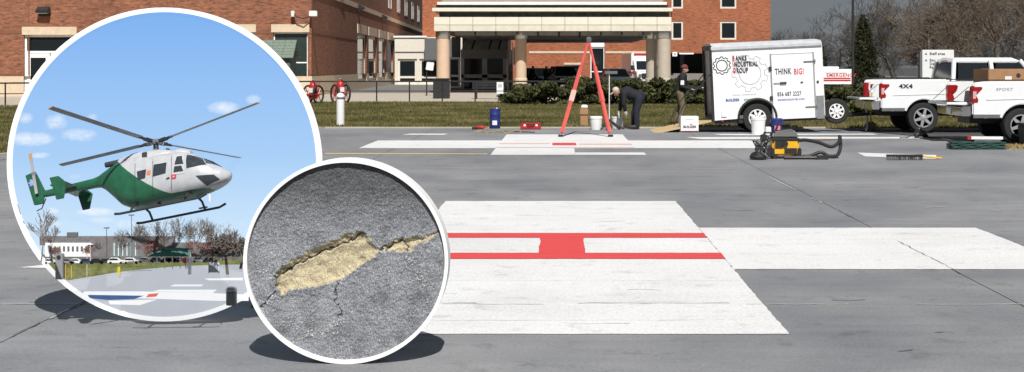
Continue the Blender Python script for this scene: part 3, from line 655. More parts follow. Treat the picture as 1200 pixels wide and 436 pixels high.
for sy in (-1, 1):
    for x_ in (-2, 2.3): wheel(t, x_, sy*.95, .38, .24, sy)
    MB().bb(3.05, 3.12, sy*.75-.14, sy*.75+.14, .85, 1.1).build('headlight', M_chrome, t); MB().box((2.1, sy*1.2, 1.6), (.1, .25, .4)).build('mirror', M_blackp, t)

# ------------------------------------------------------------ hedges and trees
def leaf_cloud(n, ctr, rad, size, seed, flat=.6, low=0.0):
    r = np.random.default_rng(seed); nb = 14
    blob = r.normal(0, .45, (nb, 3)); blob = np.clip(blob, -.75, .75); br = r.uniform(.28, .5, nb)
    k_ = r.integers(0, nb, n); dv = r.normal(size=(n, 3)); dv /= np.linalg.norm(dv, axis=1)[:, None]
    p = blob[k_]+dv*(br[k_]*r.uniform(.55, 1.0, n)**.5)[:, None]; p[:, 2] = np.maximum(p[:, 2], -1+low)
    p = p*np.array(rad)+np.array(ctr); p[:, 2] = np.maximum(p[:, 2], .02)
    nv = dv+r.normal(0, .7, (n, 3)); nv /= np.linalg.norm(nv, axis=1)[:, None]
    u = np.cross(nv, r.normal(size=(n, 3))); u /= np.linalg.norm(u, axis=1)[:, None]; v_ = np.cross(nv, u)
    s_ = size*r.uniform(.5, 1.3, n)[:, None]
    V = np.stack([p-u*s_, p+v_*s_*flat, p+u*s_, p-v_*s_*flat], 1)
    return V.reshape(-1, 3)
def quads_mesh(name, V, m):
    n = len(V)//4; me = bpy.data.meshes.new(name); me.vertices.add(n*4); me.vertices.foreach_set('co', V.ravel()); me.loops.add(n*4); me.loops.foreach_set('vertex_index', np.arange(n*4, dtype=np.int32))
    me.polygons.add(n); me.polygons.foreach_set('loop_start', np.arange(0, n*4, 4, dtype=np.int32)); me.update(); me.validate(); me.materials.append(m); return me
def leafmat(name, lo, mid, hi, sc=6):
    k = NB(name); v = k.coords(); f = k.math('ADD', k.math('MULTIPLY', k.noise(v, sc, 4), .6), k.math('MULTIPLY', k.noise(v, sc*5, 2), .4))
    k.l(k.ramp(f, [(.36, lo), (.5, mid), (.64, hi)]), k.b.inputs['Base Color']); k.b.inputs['Roughness'].default_value = .65; k.b.inputs['Specular IOR Level'].default_value = .25; return k.m
M_hedge = leafmat('hedge_leaf', (.022, .026, .008), (.048, .055, .016), (.10, .10, .034), 2.5)
M_bark = mat('bark', (.10, .085, .07), .9, var=.3, scale=10, stretch=(1, 1, .2)); M_twig = mat('twigs', (.135, .104, .076), .9, var=.3, scale=1)
M_twigr = mat('red_twigs', (.16, .075, .062), .9, var=.3, scale=20); M_twigd = mat('grey_twigs', (.085, .078, .072), .9, var=.3, scale=1)
def shrub(x, y, rx, ry, h, seed, label, n=2600, m=None, group='spreading evergreen shrubs'):
    t = thing('evergreen_shrub', (x, y, 0), label, 'shrub', group)
    link('foliage', quads_mesh('foliage', leaf_cloud(n, (0, 0, h*.5), (rx, ry, h*.62), .085, seed), m or M_hedge), t)
    st = MB(); r_ = random.Random(seed)
    for k_ in range(5): a_ = r_.uniform(0, 6.28); st.tube([(0, 0, -.03), (math.cos(a_)*rx*.25, math.sin(a_)*ry*.25, h*.35), (math.cos(a_)*rx*.5, math.sin(a_)*ry*.5, h*.7)], [.04, .025, .01], 5)
    st.build('stem', M_bark, t); return t
hx = [(612, 61, 1.0, .85), (630, 60, 1.1, .95), (652, 59.5, 1.2, 1.1), (675, 60.5, 1.2, 1.2), (697, 59.5, 1.15, 1.15), (720, 60.5, 1.2, 1.1), (745, 60, 1.2, 1.15), (768, 60.5, 1.2, 1.2), (792, 60, 1.15, 1.1), (815, 60.5, 1.1, 1.1), (835, 60, 1.0, 1.05)]
hl = ['low leftmost evergreen shrub of the hedge, beside the column', 'evergreen shrub in front of the two standing people', 'evergreen shrub in front of the dark grey SUV', 'evergreen shrub behind the left leg of the red tripod', 'evergreen shrub between the two tripod legs', 'evergreen shrub behind the head of the bending worker', 'evergreen shrub behind the back of the bending worker', 'evergreen shrub in front of the right canopy columns', 'evergreen shrub behind the standing worker', 'evergreen shrub between standing worker and trailer', 'evergreen shrub partly hidden by the rear edge of the trailer']
for i, (x, d, rx, h) in enumerate(hx): shrub(lx(x, d), d, rx, .95, h*.88, 30+i, hl[i], 3400)
for i, (x, d, rx, h) in enumerate([(870, 52, 1.5, .8), (965, 48, 1.3, .85), (985, 47, 1.2, .85), (1008, 48, 1.2, .95), (1030, 50, 1.3, .9), (1062, 54, 1.4, 1.0), (1105, 55, 1.4, 1.0)]):
    shrub(lx(x, d), d, rx, .9, h, 60+i, ['evergreen shrub seen under the trailer floor', 'evergreen shrub just right of the trailer nose', 'evergreen shrub above the spare wheel', 'evergreen shrub under the dark light pole', 'evergreen shrub behind the shovel', 'evergreen shrub behind the bed of the rear truck', 'evergreen shrub at the foot of the white direction sign'][i], 2200)
def grow(seed, h, spread=.9, levels=6, up=.35, r0=.02, thin=.72, nb=(2, 3), lean=0, trunk=.28):
    r = random.Random(seed); segs = []
    def rec(p, d, L, rad, lv):
        n = 3 if lv < 3 else 2
        for i in range(n):
            d = (d+Vector((r.gauss(0, .14), r.gauss(0, .14), r.gauss(0, .08)+(.05*up if lv else 0)))).normalized(); q = p+d*L/n; r1 = rad*(1-.14/n*2)
            segs.append((p, q, rad, r1, lv)); p, rad = q, r1
            if lv and lv < levels-1 and r.random() < .55:
                ax = Vector((r.gauss(0, 1), r.gauss(0, 1), r.gauss(0, .5))).normalized(); sd = (d+ax*spread*1.1).normalized(); rec(p, sd, L*r.uniform(.45, .7), rad*.5, lv+1)
        if lv >= levels: return
        k_ = r.randint(*nb)+(2 if lv == 0 else 0)
        for i in range(k_):
            a_ = 2*math.pi*(i+r.random()*.6)/k_; o1 = d.orthogonal().normalized(); o2 = d.cross(o1)
            sd = (d*(.75+up*.6)+(o1*math.cos(a_)+o2*math.sin(a_))*spread*r.uniform(.5, 1.1)+Vector((0, 0, up*.35))).normalized()
            rec(p, sd, L*r.uniform(.6, .86)*(1.0 if lv else .9), rad*r.uniform(.5, thin), lv+1)
    rec(Vector((0, 0, -.05)), Vector((lean, 0, 1)).normalized(), h*trunk, h*r0, 0); return segs
def seg_mesh(name, segs, m, n, rmin):
    k_ = len(segs); P = np.array([s_[0] for s_ in segs]); Q = np.array([s_[1] for s_ in segs]); ra = np.maximum(np.array([s_[2] for s_ in segs]), rmin); rb = np.maximum(np.array([s_[3] for s_ in segs]), rmin)
    d = Q-P; d /= np.linalg.norm(d, axis=1)[:, None]+1e-9; u = np.cross(d, np.where(np.abs(d[:, 2:3]) > .9, [[1., 0, 0]], [[0, 0, 1.]])); u /= np.linalg.norm(u, axis=1)[:, None]; v_ = np.cross(d, u)
    V = np.zeros((k_, 2*n, 3))
    for j in range(n):
        c_, s_ = math.cos(2*math.pi*j/n), math.sin(2*math.pi*j/n); V[:, j] = P+(u*c_+v_*s_)*ra[:, None]; V[:, n+j] = Q+(u*c_+v_*s_)*rb[:, None]
    idx = np.array([[j, (j+1) % n, n+(j+1) % n, n+j] for j in range(n)]); Fc = (np.arange(k_)[:, None, None]*2*n+idx[None]).reshape(-1, 4).astype(np.int32)
    me = bpy.data.meshes.new(name); me.vertices.add(k_*2*n); me.vertices.foreach_set('co', V.ravel()); me.loops.add(Fc.size); me.loops.foreach_set('vertex_index', Fc.ravel())
    me.polygons.add(len(Fc)); me.polygons.foreach_set('loop_start', np.arange(0, Fc.size, 4, dtype=np.int32)); me.update(); me.validate(); me.materials.append(m); return me
TREES = {}
def bare_tree(loc, kind, h, label, rz=0, group='bare trees', tm=None, s=1.0, rmin=.012, name='bare_tree'):
    key = (kind, tm.name if tm else '')
    if key not in TREES:
        segs = grow(*kind[:2], **dict(kind[2])) ; top = max(s_[1].z for s_ in segs)
        TREES[key] = (seg_mesh('trunk', [s_ for s_ in segs if s_[4] < 2], M_bark, 6, .01), seg_mesh('crown', [s_ for s_ in segs if s_[4] >= 2], tm or M_twig, 3, rmin*10/kind[1] if kind[1] < 3 else rmin), top)
    a_, b_, top = TREES[key]; t = thing(name, loc, label, 'tree', group, (0, 0, rz), s*h/top)
    link('trunk', a_, t); link('crown', b_, t); return t
K = lambda seed, **kw: (seed, 10.0, tuple(sorted(kw.items())))
k1, k2, k3, k4 = K(11, spread=.85, levels=6, up=.3), K(23, spread=1.0, levels=6, up=.15), K(35, spread=.7, levels=6, up=.5), K(47, spread=1.05, levels=6, up=.1)
tl = [(1072, 84, k2, 7.4, 0, 'wide bare tree rising left of the white direction sign'), (1128, 96, k1, 8.6, 1.2, 'tall bare tree behind the cab of the rear truck'), (1172, 84, k4, 9.0, .5, 'large spreading bare tree above the cardboard box'), (1205, 90, k3, 9.5, 2.0, 'tall upright bare tree at the right edge of the picture'),
      (1048, 120, k3, 9.0, .3, 'slim grey bare tree behind the evergreen tree'), (1100, 130, k1, 9.5, 3.0, 'distant bare tree between the two lamp posts'), (1150, 132, k2, 10.5, 4.0, 'distant bare tree filling the gap right of the lamp posts'), (1190, 140, k4, 11.0, 1.7, 'distant bare tree behind the large spreading one'), (975, 112, k2, 6.4, .8, 'bare tree right of the trailer roof, above the white van'),
      (942, 150, k3, 6.5, 2.2, 'small bare tree above the trailer door'), (918, 152, k1, 6.2, 5.0, 'small bare tree next to the end of the brick block'), (1020, 135, k4, 7.6, 2.9, 'broad bare tree behind the thin dark pole'), (1085, 88, k3, 6.0, 4.4, 'bare tree directly behind the white direction sign'), (1225, 120, k2, 11, 3.3, 'bare tree whose branches reach in from the right edge')]
for x, d, kd, h, rz, lb in tl: bare_tree((lx(x, d), d, 0), kd, h, lb, rz, tm=M_twig if d < 100 else M_twigd, rmin=.014 if d < 100 else .017)
for i in range(13):                                                  # far thicket closing the view under the crowns
    x = 905+i*25+random.uniform(-5, 5); d = random.uniform(150, 190); bare_tree((lx(x, d), d, 0), (k1, k2, k3, k4)[i % 4], random.uniform(3.6, 5.6), 'bare tree of the far thicket behind the car park at right', random.uniform(0, 6), 'far thicket of bare trees', M_twigd, rmin=.018)
def conifer(loc, h, rad, seed, label):
    t = thing('conifer', loc, label, 'tree'); r = np.random.default_rng(seed); V = []
    for i in range(34):
        z = h*(.08+.9*i/34); rr = rad*(1-z/h)**.8*r.uniform(.75, 1.15)+.05
        for k_ in range(max(4, int(11*(1-z/h)+3))):
            a_ = r.uniform(0, 6.28); V.append(leaf_cloud(60, (math.cos(a_)*rr*.6, math.sin(a_)*rr*.6, z), (rr*.45+.08, rr*.45+.08, .22), .10, int(r.integers(1e6)), .35))
    link('foliage', quads_mesh('foliage', np.concatenate(V), leafmat('conifer_leaf', (.014, .018, .008), (.030, .034, .014), (.055, .058, .022), 1.5)), t)
    MB().tube([(0, 0, -.05), (0, 0, h*.5), (0, 0, h*.96)], [.14, .08, .015], 7).build('trunk', M_bark, t); return t
conifer((lx(1012, 86), 86, 0), 5.0, 1.25, 5, 'dark conical evergreen tree beside the thin light pole')
conifer((lx(960, 100), 100, 0), 3.6, .9, 6, 'small dark evergreen tree just right of the trailer roof')
# poles and signs
t = thing('light_pole', (lx(999.5, 75), 75, 0), 'tall thin black light pole behind the trailer nose', 'pole')
MB().tube([(0, 0, -.05), (0, 0, 9)], [.085, .06], 10).build('shaft', M_black, t); MB().lathe([(.2, -.02), (.2, .12), (.11, .35)], n=14).build('base', M_black, t); MB().bb(-.05, 1.2, -.12, .12, 8.9, 9.05).build('lamp_head', M_black, t)
for i, (x, d, yt) in enumerate(((1090, 88, 22), (1110, 84, 18))):
    t = thing('lamp_post', (lx(x, d), d, 0), ('shorter left', 'taller right')[i]+' one of two black lamp posts behind the white direction sign', 'lamp'); h = lz(yt, d)
    MB().tube([(0, 0, -.05), (0, 0, h-.3)], .075, 8).build('shaft', M_black, t); MB().lathe([(.1, h-.3), (.32, h-.25), (.36, h-.1), (.2, h), (.03, h+.05)], n=14).build('lamp_head', M_black, t, smooth=True)
d = 56; t = thing('direction_sign', (lx(1098.5, d), d, 0), 'white hospital direction sign with dark lettering behind the rear truck', 'sign')
w2 = (1117-1080)/2/F*d; zt = lz(58.5, d)
MB().bb(-w2, w2, -.12, .12, .0, zt).build('panel', M_whitep, t, bevel=.015); MB().bb(-w2-.1, -w2-.004, -.1, .1, 0, zt-.06).build('edge_post', M_dgrey, t)
for s_, x, z in (('Staff area', -.36, zt-.21), ('Emergency', -.36, zt-.48), ('Department', -.36, zt-.63), ('Parking', -.36, zt-.78)): text(s_, .15, 'lettering', M_ink, t, T(x, -.125, z) @ FACE, bold=.004)
for z in (zt-.16, zt-.43): MB().prism([(-.56, z-.04), (-.46, z-.04), (-.51, z+.05)], 'y', -.126, -.121).build('arrow', M_ink, t)
MB().lathe([(.07, -.126), (.07, -.121)], (.2, 0, zt-.73), 'y', 16).build('parking_symbol', M_ink, t); text('P', .1, 'lettering', M_whitep, t, T(.2, -.128, zt-.765) @ FACE, 'CENTER'); text('&', .1, 'lettering', M_inkg, t, T(.36, -.125, zt-.77) @ FACE, 'CENTER')
# white box van with red bands, seen past the trailer nose
d = 84; t = thing('box_van', (lx(980, d), d, 0), 'white box van with red stripe and red lettering right of the trailer', 'van'); sc_ = d/F
bx = lambda x: (x-980)*sc_; bz = lambda y: lz(y, d)
MB().bb(bx(955), bx(998.5), 0, 2.1, bz(99), bz(81)).build('box_body', P_wht, t, bevel=.03); MB().bb(bx(955), bx(984), .2, 1.9, bz(81)+.003, bz(78)).build('roof_unit', P_wht, t, bevel=.03)
MB().bb(bx(955.1), bx(997), -.012, -.002, bz(95.2), bz(91)).build('stripe', M_red, t); MB().bb(bx(955.1), bx(997), -.016, -.013, bz(93.4), bz(92.8)).build('pinstripe', P_wht, t)
text('EMERGENCY', .30, 'lettering', M_inkr, t, T(bx(968.5), -.005, bz(90)) @ FACE, bold=.008); MB().bb(bx(967), bx(992), -.005, -.002, bz(86), bz(85)).build('print_line', M_inkg, t)
MB().bb(bx(955), bx(983), .1, 2, bz(102), bz(99)-.003).build('skirt', M_blackp, t); MB().bb(bx(984), bx(996), .1, 1.9, bz(103.2), bz(99.6)).build('step', P_wht, t)
for x in (960, 993): wheel(t, bx(x), .15, .36, .24, -1); wheel(t, bx(x), 1.95, .36, .24, 1)
d = 88; t = car((lx(1178, d), d, 0), R(180), P_wht, 'white car glimpsed between the rear truck cab and the cardboard box', suv=True, Hh=1.9)
# ------------------------------------------------------------ people
def person(loc, rz, J, cloth, label, hat=None, s=1.0, hair=None, fingers=True, vox=.011):
    """J: joints in metres (x forward/right, y depth, z up); cloth: materials for jacket, trousers, boots, gloves"""
    t = thing('person', loc, label, 'person', rot=(0, 0, rz), scale=s); V = Vector
    def limb(mb, pts, rad):
        pts = [V(p) for p in pts]; mb.tube(pts, rad, 12)
        for p, r_ in zip(pts, rad): mb.sphere(p, r_*.995, 12, 8)
    hd, fw = V(J['head']), V(J.get('face', (1, 0, 0))).normalized()
    side = V((0, 0, 1)).cross(fw).normalized(); upv = fw.cross(side).normalized()
    b = MB(); pel, che, nk = V(J['pelvis']), V(J['chest']), V(J['neck'])
    limb(b, [pel, (pel+che)/2, che], [.135, .125, .145]); limb(b, [nk, hd-upv*.04], [.055, .055])
    b.sphere(hd, (.082, .082, .11), 16, 12); b.sphere(hd+fw*.03-upv*.055, (.058, .055, .06), 12, 8)
    limb(b, [hd+fw*.085-upv*.005, hd+fw*.108-upv*.03], [.011, .016])                                    # nose
    for sg in (-1, 1):
        b.sphere(hd+side*sg*.082-upv*.015, (.018, .014, .03), 8, 6)                                        # ears
        limb(b, [hd+fw*.078+side*(sg*.038)+upv*.022, hd+fw*.084+side*(sg*.018)+upv*.02], [.010, .009])      # brow
    limb(b, [hd+fw*.083-upv*.066-side*.02, hd+fw*.083-upv*.066+side*.02], [.009, .009])                    # lips
    hands = []
    for a in J['arms']:
        a = [V(p) for p in a]; limb(b, a, [.062, .05, .034]); d = (a[2]-a[1]).normalized(); q = d.cross(V((0, 1, 0))); q = q.normalized() if q.length > .1 else V((1, 0, 0)); n_ = d.cross(q).normalized()
        limb(b, [a[2], a[2]+d*.05, a[2]+d*.09], [.03, .036, .034])
        for i, L_ in enumerate((.060, .072, .066, .050)):
            o_ = a[2]+d*.09+n_*(.032-.021*i); limb(b, [o_, o_+d*L_*.5+q*.008, o_+d*L_+q*.03], [.0098, .009, .0078])
        limb(b, [a[2]+d*.03+n_*.035, a[2]+d*.06+n_*.06+q*.01, a[2]+d*.09+n_*.062+q*.025], [.012, .011, .009])
        hands.append((a[2], d))
    for l in J['legs']: limb(b, l[:3], [.09, .06, .042]); limb(b, [l[2], l[3]], [.04, .035])
    link('body', organic(b, vox, 3, .5), t, True).data.materials.append(M_skin)
    eyes = MB()
    for sg in (-1, 1): eyes.sphere(hd+fw*.079+side*sg*.03+upv*.006, .0105, 8, 6)
    eyes.build('eyes', M_ink, t, smooth=True)
    j = MB(); limb(j, [pel+V((0, 0, .03)), (pel+che)/2, che, (che+nk)/2], [.165, .165, .175, .12])
    sh = [V(a[0]) for a in J['arms']]; limb(j, [sh[0], che*.5+nk*.5, sh[1]], [.085, .12, .085])
    limb(j, [(che+nk)/2, nk], [.10, .07])
    for a in J['arms']: a = [V(p) for p in a]; limb(j, [a[0], (a[0]+a[1])/2, a[1], a[1]+(a[2]-a[1])*.5, a[1]+(a[2]-a[1])*.96], [.085, .076, .066, .058, .05])
    link('jacket', organic(j, .015, 5, .6), t, True).data.materials.append(cloth[0])
    p = MB(); limb(p, [pel+V((0, 0, .06)), pel], [.155, .16])
    for l in J['legs']: l = [V(q_) for q_ in l]; limb(p, [l[0], (l[0]+l[1])/2, l[1], (l[1]+l[2])/2, l[2]+(l[1]-l[2])*.08], [.115, .10, .085, .08, .075])
    link('trousers', organic(p, .015, 5, .6), t, True).data.materials.append(cloth[1])
    for l in J['legs']:
        bo = MB(); l = [V(q_) for q_ in l]; limb(bo, [l[2]+V((0, 0, .06)), l[2]-V((0, 0, .01)), (l[2]+l[3])/2, l[3]], [.062, .062, .055, .05]); bo.box((l[2]+l[3])/2-V((0, 0, .045)), ((l[3]-l[2]).length+.13, .085, .03), Matrix.Rotation(math.atan2((l[3]-l[2]).y, (l[3]-l[2]).x), 3, 'Z'))
        link('boot', organic(bo, .013, 3), t, True).data.materials.append(cloth[2])
    if cloth[3]:
        for h_, d in hands:
            g = MB(); limb(g, [h_, h_+d*.06, h_+d*.1], [.045, .048, .045])
            for i in range(4): limb(g, [h_+d*.1+V((0, .03-.02*i, 0)), h_+d*.17+V((0, .03-.02*i, -.01))], [.014, .012])
            limb(g, [h_+d*.04+V((0, .045, 0)), h_+d*.1+V((.02, .065, 0))], [.015, .012])
            link('glove', organic(g, .008, 2), t, True).data.materials.append(cloth[3])
    if hat:
        k = MB(); k.sphere(hd+upv*.045-fw*.01, (.098, .098, .092), 18, 12)
        if hat[1] == 'beanie': k.lathe([(.099, -.012), (.106, 0), (.106, .035), (.099, .045)], tuple(hd+upv*.03-fw*.01), 'z', 20)
        ob = link('hat', organic(k, .012, 2), t, True); ob.data.materials.append(hat[0])
        if hat[1] == 'cap': q = hd+upv*.05+fw*.12; MB().box(q, (.13, .15, .014), Matrix.Rotation(math.atan2(fw.y, fw.x), 3, 'Z') @ Matrix.Rotation(math.asin(max(-1, min(1, -fw.z))), 3, 'Y')).build('cap_peak', hat[0], ob, bevel=.005)
    if hair: k = MB(); k.sphere(hd+upv*.03-fw*.02, (.094, .094, .098), 16, 10); link('hair', organic(k, .012, 2), t, True).data.materials.append(hair)
    return t
C_navy = mat('navy_cloth', (.009, .010, .015), .85, var=.3, bump=.3, bscale=30); C_jean = mat('dark_denim', (.012, .015, .027), .9, var=.3, bump=.3, bscale=30); C_blk = mat('black_cloth', (.013, .013, .015), .85, var=.3, bump=.3, bscale=30)
C_olive = mat('olive_cloth', (.15, .118, .070), .9, var=.2, bump=.3, bscale=30); C_boot = mat('boot_leather', (.02, .017, .014), .6); C_glove = mat('work_glove', (.55, .55, .52), .8); C_beanie = mat('maroon_knit', (.16, .035, .035), .9, var=.3, bump=.5, bscale=80); C_cap = mat('cream_cap', (.50, .43, .33), .85)
q = gp(742, 151.5)
bend = dict(pelvis=(.17, 0, .86), chest=(-.16, 0, 1.0), neck=(-.34, 0, 1.03), head=(-.45, -.01, 1.02), face=(-.75, -.15, -.65),
            arms=[[(-.25, -.17, .97), (-.26, -.2, .70), (-.22, -.13, .50)], [(-.25, .17, .97), (-.33, .2, .70), (-.36, .15, .48)]],
            legs=[[(.16, -.10, .84), (.08, -.12, .45), (.10, -.12, .09), (-.06, -.14, .06)], [(.16, .10, .84), (.03, .12, .45), (.02, .13, .09), (-.14, .12, .06)]])
person(q, 0, bend, (C_navy, C_jean, C_boot, C_glove), 'worker in navy jacket and cream cap bending over the white buckets', (C_cap, 'cap'))
q = gp(797, 147.5)
stand = dict(pelvis=(.0, 0, .95), chest=(.07, 0, 1.33), neck=(.10, 0, 1.50), head=(.13, -.01, 1.63), face=(.93, -.35, -.08),
             arms=[[(.05, -.20, 1.41), (.03, -.25, 1.13), (.26, -.22, 1.06)], [(.10, .20, 1.41), (.14, .26, 1.14), (.34, .10, 1.10)]],
             legs=[[(.0, -.10, .93), (.06, -.11, .50), (-.04, -.11, .09), (.13, -.13, .06)], [(.0, .10, .93), (.02, .11, .50), (-.12, .12, .09), (.04, .12, .06)]])
person(q, 0, stand, (C_blk, C_olive, C_boot, None), 'worker in maroon beanie, black jacket and olive trousers standing beside the trailer ramp', (C_beanie, 'beanie'))
for o_, s_ in (((.035, -.325, 1.24), (.10, .012, .13)), ((.20, -.19, 1.36), (.012, .07, .12))): MB().box(o_, s_).build('sleeve_patch', M_whitep, [o for o in COL.objects if o.name.startswith('person')][-1], bevel=.004)
t = thing('cordless_tool', q+Vector((.40, -.18, 1.03)), 'dark tool held by the standing worker', 'tool'); MB().bb(-.14, .2, -.05, .05, 0, .11).build('body', M_blackp, t, bevel=.02); MB().bb(-.08, .0, -.035, .035, -.14, .0).build('grip', M_blackp, t, bevel=.01); MB().lathe([(.02, .2), (.03, .21), (.012, .32)], (0, 0, .06), 'x', 10).build('chuck', M_steel, t)
far_p = dict(pelvis=(0, 0, .95), chest=(.02, 0, 1.32), neck=(.03, 0, 1.50), head=(.05, 0, 1.64), face=(.6, -.8, 0), arms=[[(0, -.20, 1.42), (-.02, -.25, 1.13), (.1, -.22, .92)], [(0, .20, 1.42), (.02, .26, 1.14), (.1, .24, .93)]], legs=[[(0, -.10, .93), (.03, -.11, .5), (0, -.11, .09), (.14, -.14, .06)], [(0, .10, .93), (.02, .11, .5), (-.02, .12, .09), (.12, .14, .06)]])
person((lx(624, 99), 99, 0), R(20), far_p, (C_blk, C_blk, C_boot, None), 'person in black standing right of the rear column under the canopy', hair=C_boot, vox=.016)
person((lx(639.5, 102), 102, 0), R(-30), far_p, (C_blk, C_navy, C_boot, None), 'person in dark jacket and white cap standing beside the black car', (C_glove, 'cap'), vox=.016, s=.98)

# ------------------------------------------------------------ work gear on the pad
t = thing('red_tripod', (.6, 33.2, 0), 'tall red tripod standing on the far painted cross', 'tripod'); ap = Vector((lx(690, 33)-.6, -.2, 2.36)); o0 = Vector((.6, 33.2, 0))
for f in (gp(657, 160.5), gp(715.5, 160.5), Vector((1.27, 35.6, 0))):
    f = f-o0; f.z = 0; d_ = (ap-f).normalized(); M_ = d_.to_track_quat('Z', 'Y').to_matrix()
    L_ = (ap-f).length; l = MB().box(f+d_*(L_*.36+.05), (.078, .07, L_*.68), M_).build('leg', M_tri, t, bevel=.008)
    MB().box(f+d_*(L_*.80), (.048, .045, L_*.38), M_).build('upper_tube', M_tri, l, bevel=.006); MB().box(f+Vector((0, 0, .03)), (.12, .12, .05)).build('foot', M_rubber, l)
    MB().box(f+d_*(L_*.42), (.092, .082, .28), M_).build('sticker', M_paintp if f.x < 0 else M_tri, l)
MB().lathe([(.05, -.08), (.07, -.05), (.07, .04), (.03, .07)], tuple(ap), 'z', 16).build('head', M_dgrey, t, smooth=True)
MB().tube([ap+Vector((0, -.02, -.1)), ap+Vector((0, -.02, -.2))], .025, 8).build('hook', M_steel, t)
def pail(loc, r, h, m, label, name='bucket', lid=False, group='buckets', extra=None, handle=True):
    t = thing(name, loc, label, 'bucket', group); MB().lathe([(r*.86, 0), (r*.88, .01), (r, h*.86), (r*1.05, h*.87), (r*1.05, h), (r*.96, h), (r*.84, .03)] if not lid else [(r*.86, 0), (r*.88, .01), (r, h*.86), (r*1.05, h*.87), (r*1.05, h), (r*.9, h+.02)], n=24).build('shell', m, t, smooth=True)
    if handle: MB().tube([(math.cos(a_)*r*1.06, -.03-.0*a_, h*.9-math.sin(a_)*r*.7) for a_ in np.linspace(0, math.pi, 9)], .006, 5).build('handle', M_grey, t)
    if extra: extra(t, r, h)
    return t
def lab(col, z0, z1, wd):
    def f(t, r, h): MB().add([(math.sin(a_)*r*1.02, -math.cos(a_)*r*1.02, z) for z in (z0, z1) for a_ in np.linspace(-wd, wd, 7)], [(i, i+1, 8+i, 7+i) for i in range(6)]).build('label_plate', col, t)
    return f
c = gp(580, 150.5)
t = thing('blue_drum', c, 'tall blue plastic drum with small white label on the pad edge', 'drum'); MB().lathe([(.13, 0), (.145, .02), (.145, .17), (.15, .18), (.15, .2), (.145, .21), (.145, .36), (.15, .37), (.15, .39), (.145, .4), (.145, .53), (.12, .545)], n=24).build('shell', M_blue, t, smooth=True); lab(M_whitep, .1, .22, .45)(t, .147, .5)
MB().lathe([(.03, .545), (.03, .57)], (.05, .03, 0), n=10).build('bung', M_whitep, t)
pail(gp(698.5, 152), .165, .34, M_whitep, 'white bucket left of the light stand, near the tripod leg', lid=True); pail(gp(723.5, 150.5), .165, .33, M_whitep, 'white bucket under the hands of the bending worker')
pail(gp(888.5, 157.5), .18, .42, M_whitep, 'white bucket in front of the trailer wheel')
pail(gp(910, 156), .155, .36, M_blue, 'dark blue bucket with pink label behind the yellow vacuum', lid=True, extra=lab(mat('pink_label', (.60, .15, .22), .6), .08, .2, .5))
t = thing('tool_case', gp(622, 151.5), 'red plastic tool case lying at the pad edge', 'case'); MB().bb(-.28, .28, -.15, .15, 0, .12).bb(-.27, .27, -.14, .14, .123, .17).build('shell', M_red, t, bevel=.02)
for x in (-.16, .16): MB().bb(x-.03, x+.03, -.165, -.152, .09, .14).build('latch', M_whitep, t)
MB().tube([(-.08, -.15, .12), (-.08, -.19, .12), (.08, -.19, .12), (.08, -.15, .12)], .012, 6).build('handle', M_blackp, t)
t = thing('power_drill', gp(563, 151.5), 'red and black power drill lying left of the blue drum', 'drill'); MB().lathe([(.03, -.12), (.045, -.1), (.045, .08), (.02, .1), (.014, .2)], (0, 0, .05), 'x', 12).build('body', M_red, t, smooth=True); MB().box((-.12, -.07, .03), (.06, .2, .05), Matrix.Rotation(R(20), 3, 'Z')).build('grip', M_blackp, t, bevel=.01); MB().bb(-.22, -.08, -.22, -.13, 0, .07).build('battery', M_blackp, t, bevel=.01)
t = tag(MB().tube([(x/10-.6+0*x, .35*math.sin(x*1.3)+.1*math.cos(x*2.9), .012) for x in np.linspace(0, 12, 60)], .014, 5).build('extension_cord', mat('yellow_cord', (.50, .36, .06), .6), None, True, M=T(*gp(583, 155))), 'yellow power cord looped on the pad below the blue drum', 'cord')
tag(MB().tube([(-.3, .2, .012), (0, .05, .012), (.35, -.1, .012), (.5, -.3, .012)], .013, 5).build('hose_piece', M_blackp, None, True, M=T(*gp(604, 155))), 'short black hose lying between drum and red case', 'hose')
t = thing('paper_bag', gp(684.5, 148.5), 'tall brown paper sack with white top behind the tripod', 'sack'); MB().hexa([(-.10, -.08, 0), (.10, -.08, 0), (.10, .08, 0), (-.10, .08, 0)], [(-.115, -.07, .52), (.115, -.07, .52), (.115, .07, .52), (-.115, .07, .52)]).build('sack_body', M_card, t, bevel=.015); MB().bb(-.08, .1, -.06, .06, .522, .62).build('sack_top', M_whitep, t, bevel=.02); MB().bb(-.118, .118, -.085, -.078, .33, .35).build('band', M_ink, t)
t = thing('light_stand', gp(714, 151.5), 'thin pole on black splayed feet between tripod and bending worker', 'stand'); MB().tube([(0, 0, .12), (0, 0, 1.5)], .014, 6).build('pole', M_whitep, t)
for a_ in (200, 235, 310, 345): MB().tube([(0, 0, .26), (math.cos(R(a_))*.24, math.sin(R(a_))*.3, .10), (math.cos(R(a_))*.42, math.sin(R(a_))*.5, .015)], .022, 6).build('leg', M_blackp, t)
MB().bb(-.12, .22, -.05, .05, 1.5, 1.58).build('lamp_bar', M_dgrey, t)
t = thing('carton', gp(807, 155), 'white carton with dark print standing in front of the trailer ramp', 'carton', rot=(0, 0, R(4))); MB().bb(-.23, .23, -.17, .17, 0, .42).build('shell', M_whitep, t, bevel=.006); MB().bb(-.225, .225, -.176, -.171, .01, .045).build('base_band', mat('maroon_print', (.15, .02, .03), .7), t)
text('BUILDEX', .082, 'lettering', M_ink, t, T(0, -.173, .12) @ FACE, 'CENTER', bold=.004, sx=.95); MB().bb(-.1, .1, -.1735, -.171, .335, .345).build('print_line', M_inkg, t); MB().bb(.0, .07, -.1735, -.171, .2, .225).build('print_mark', mat('print_orange', (.5, .2, .15), .7), t)

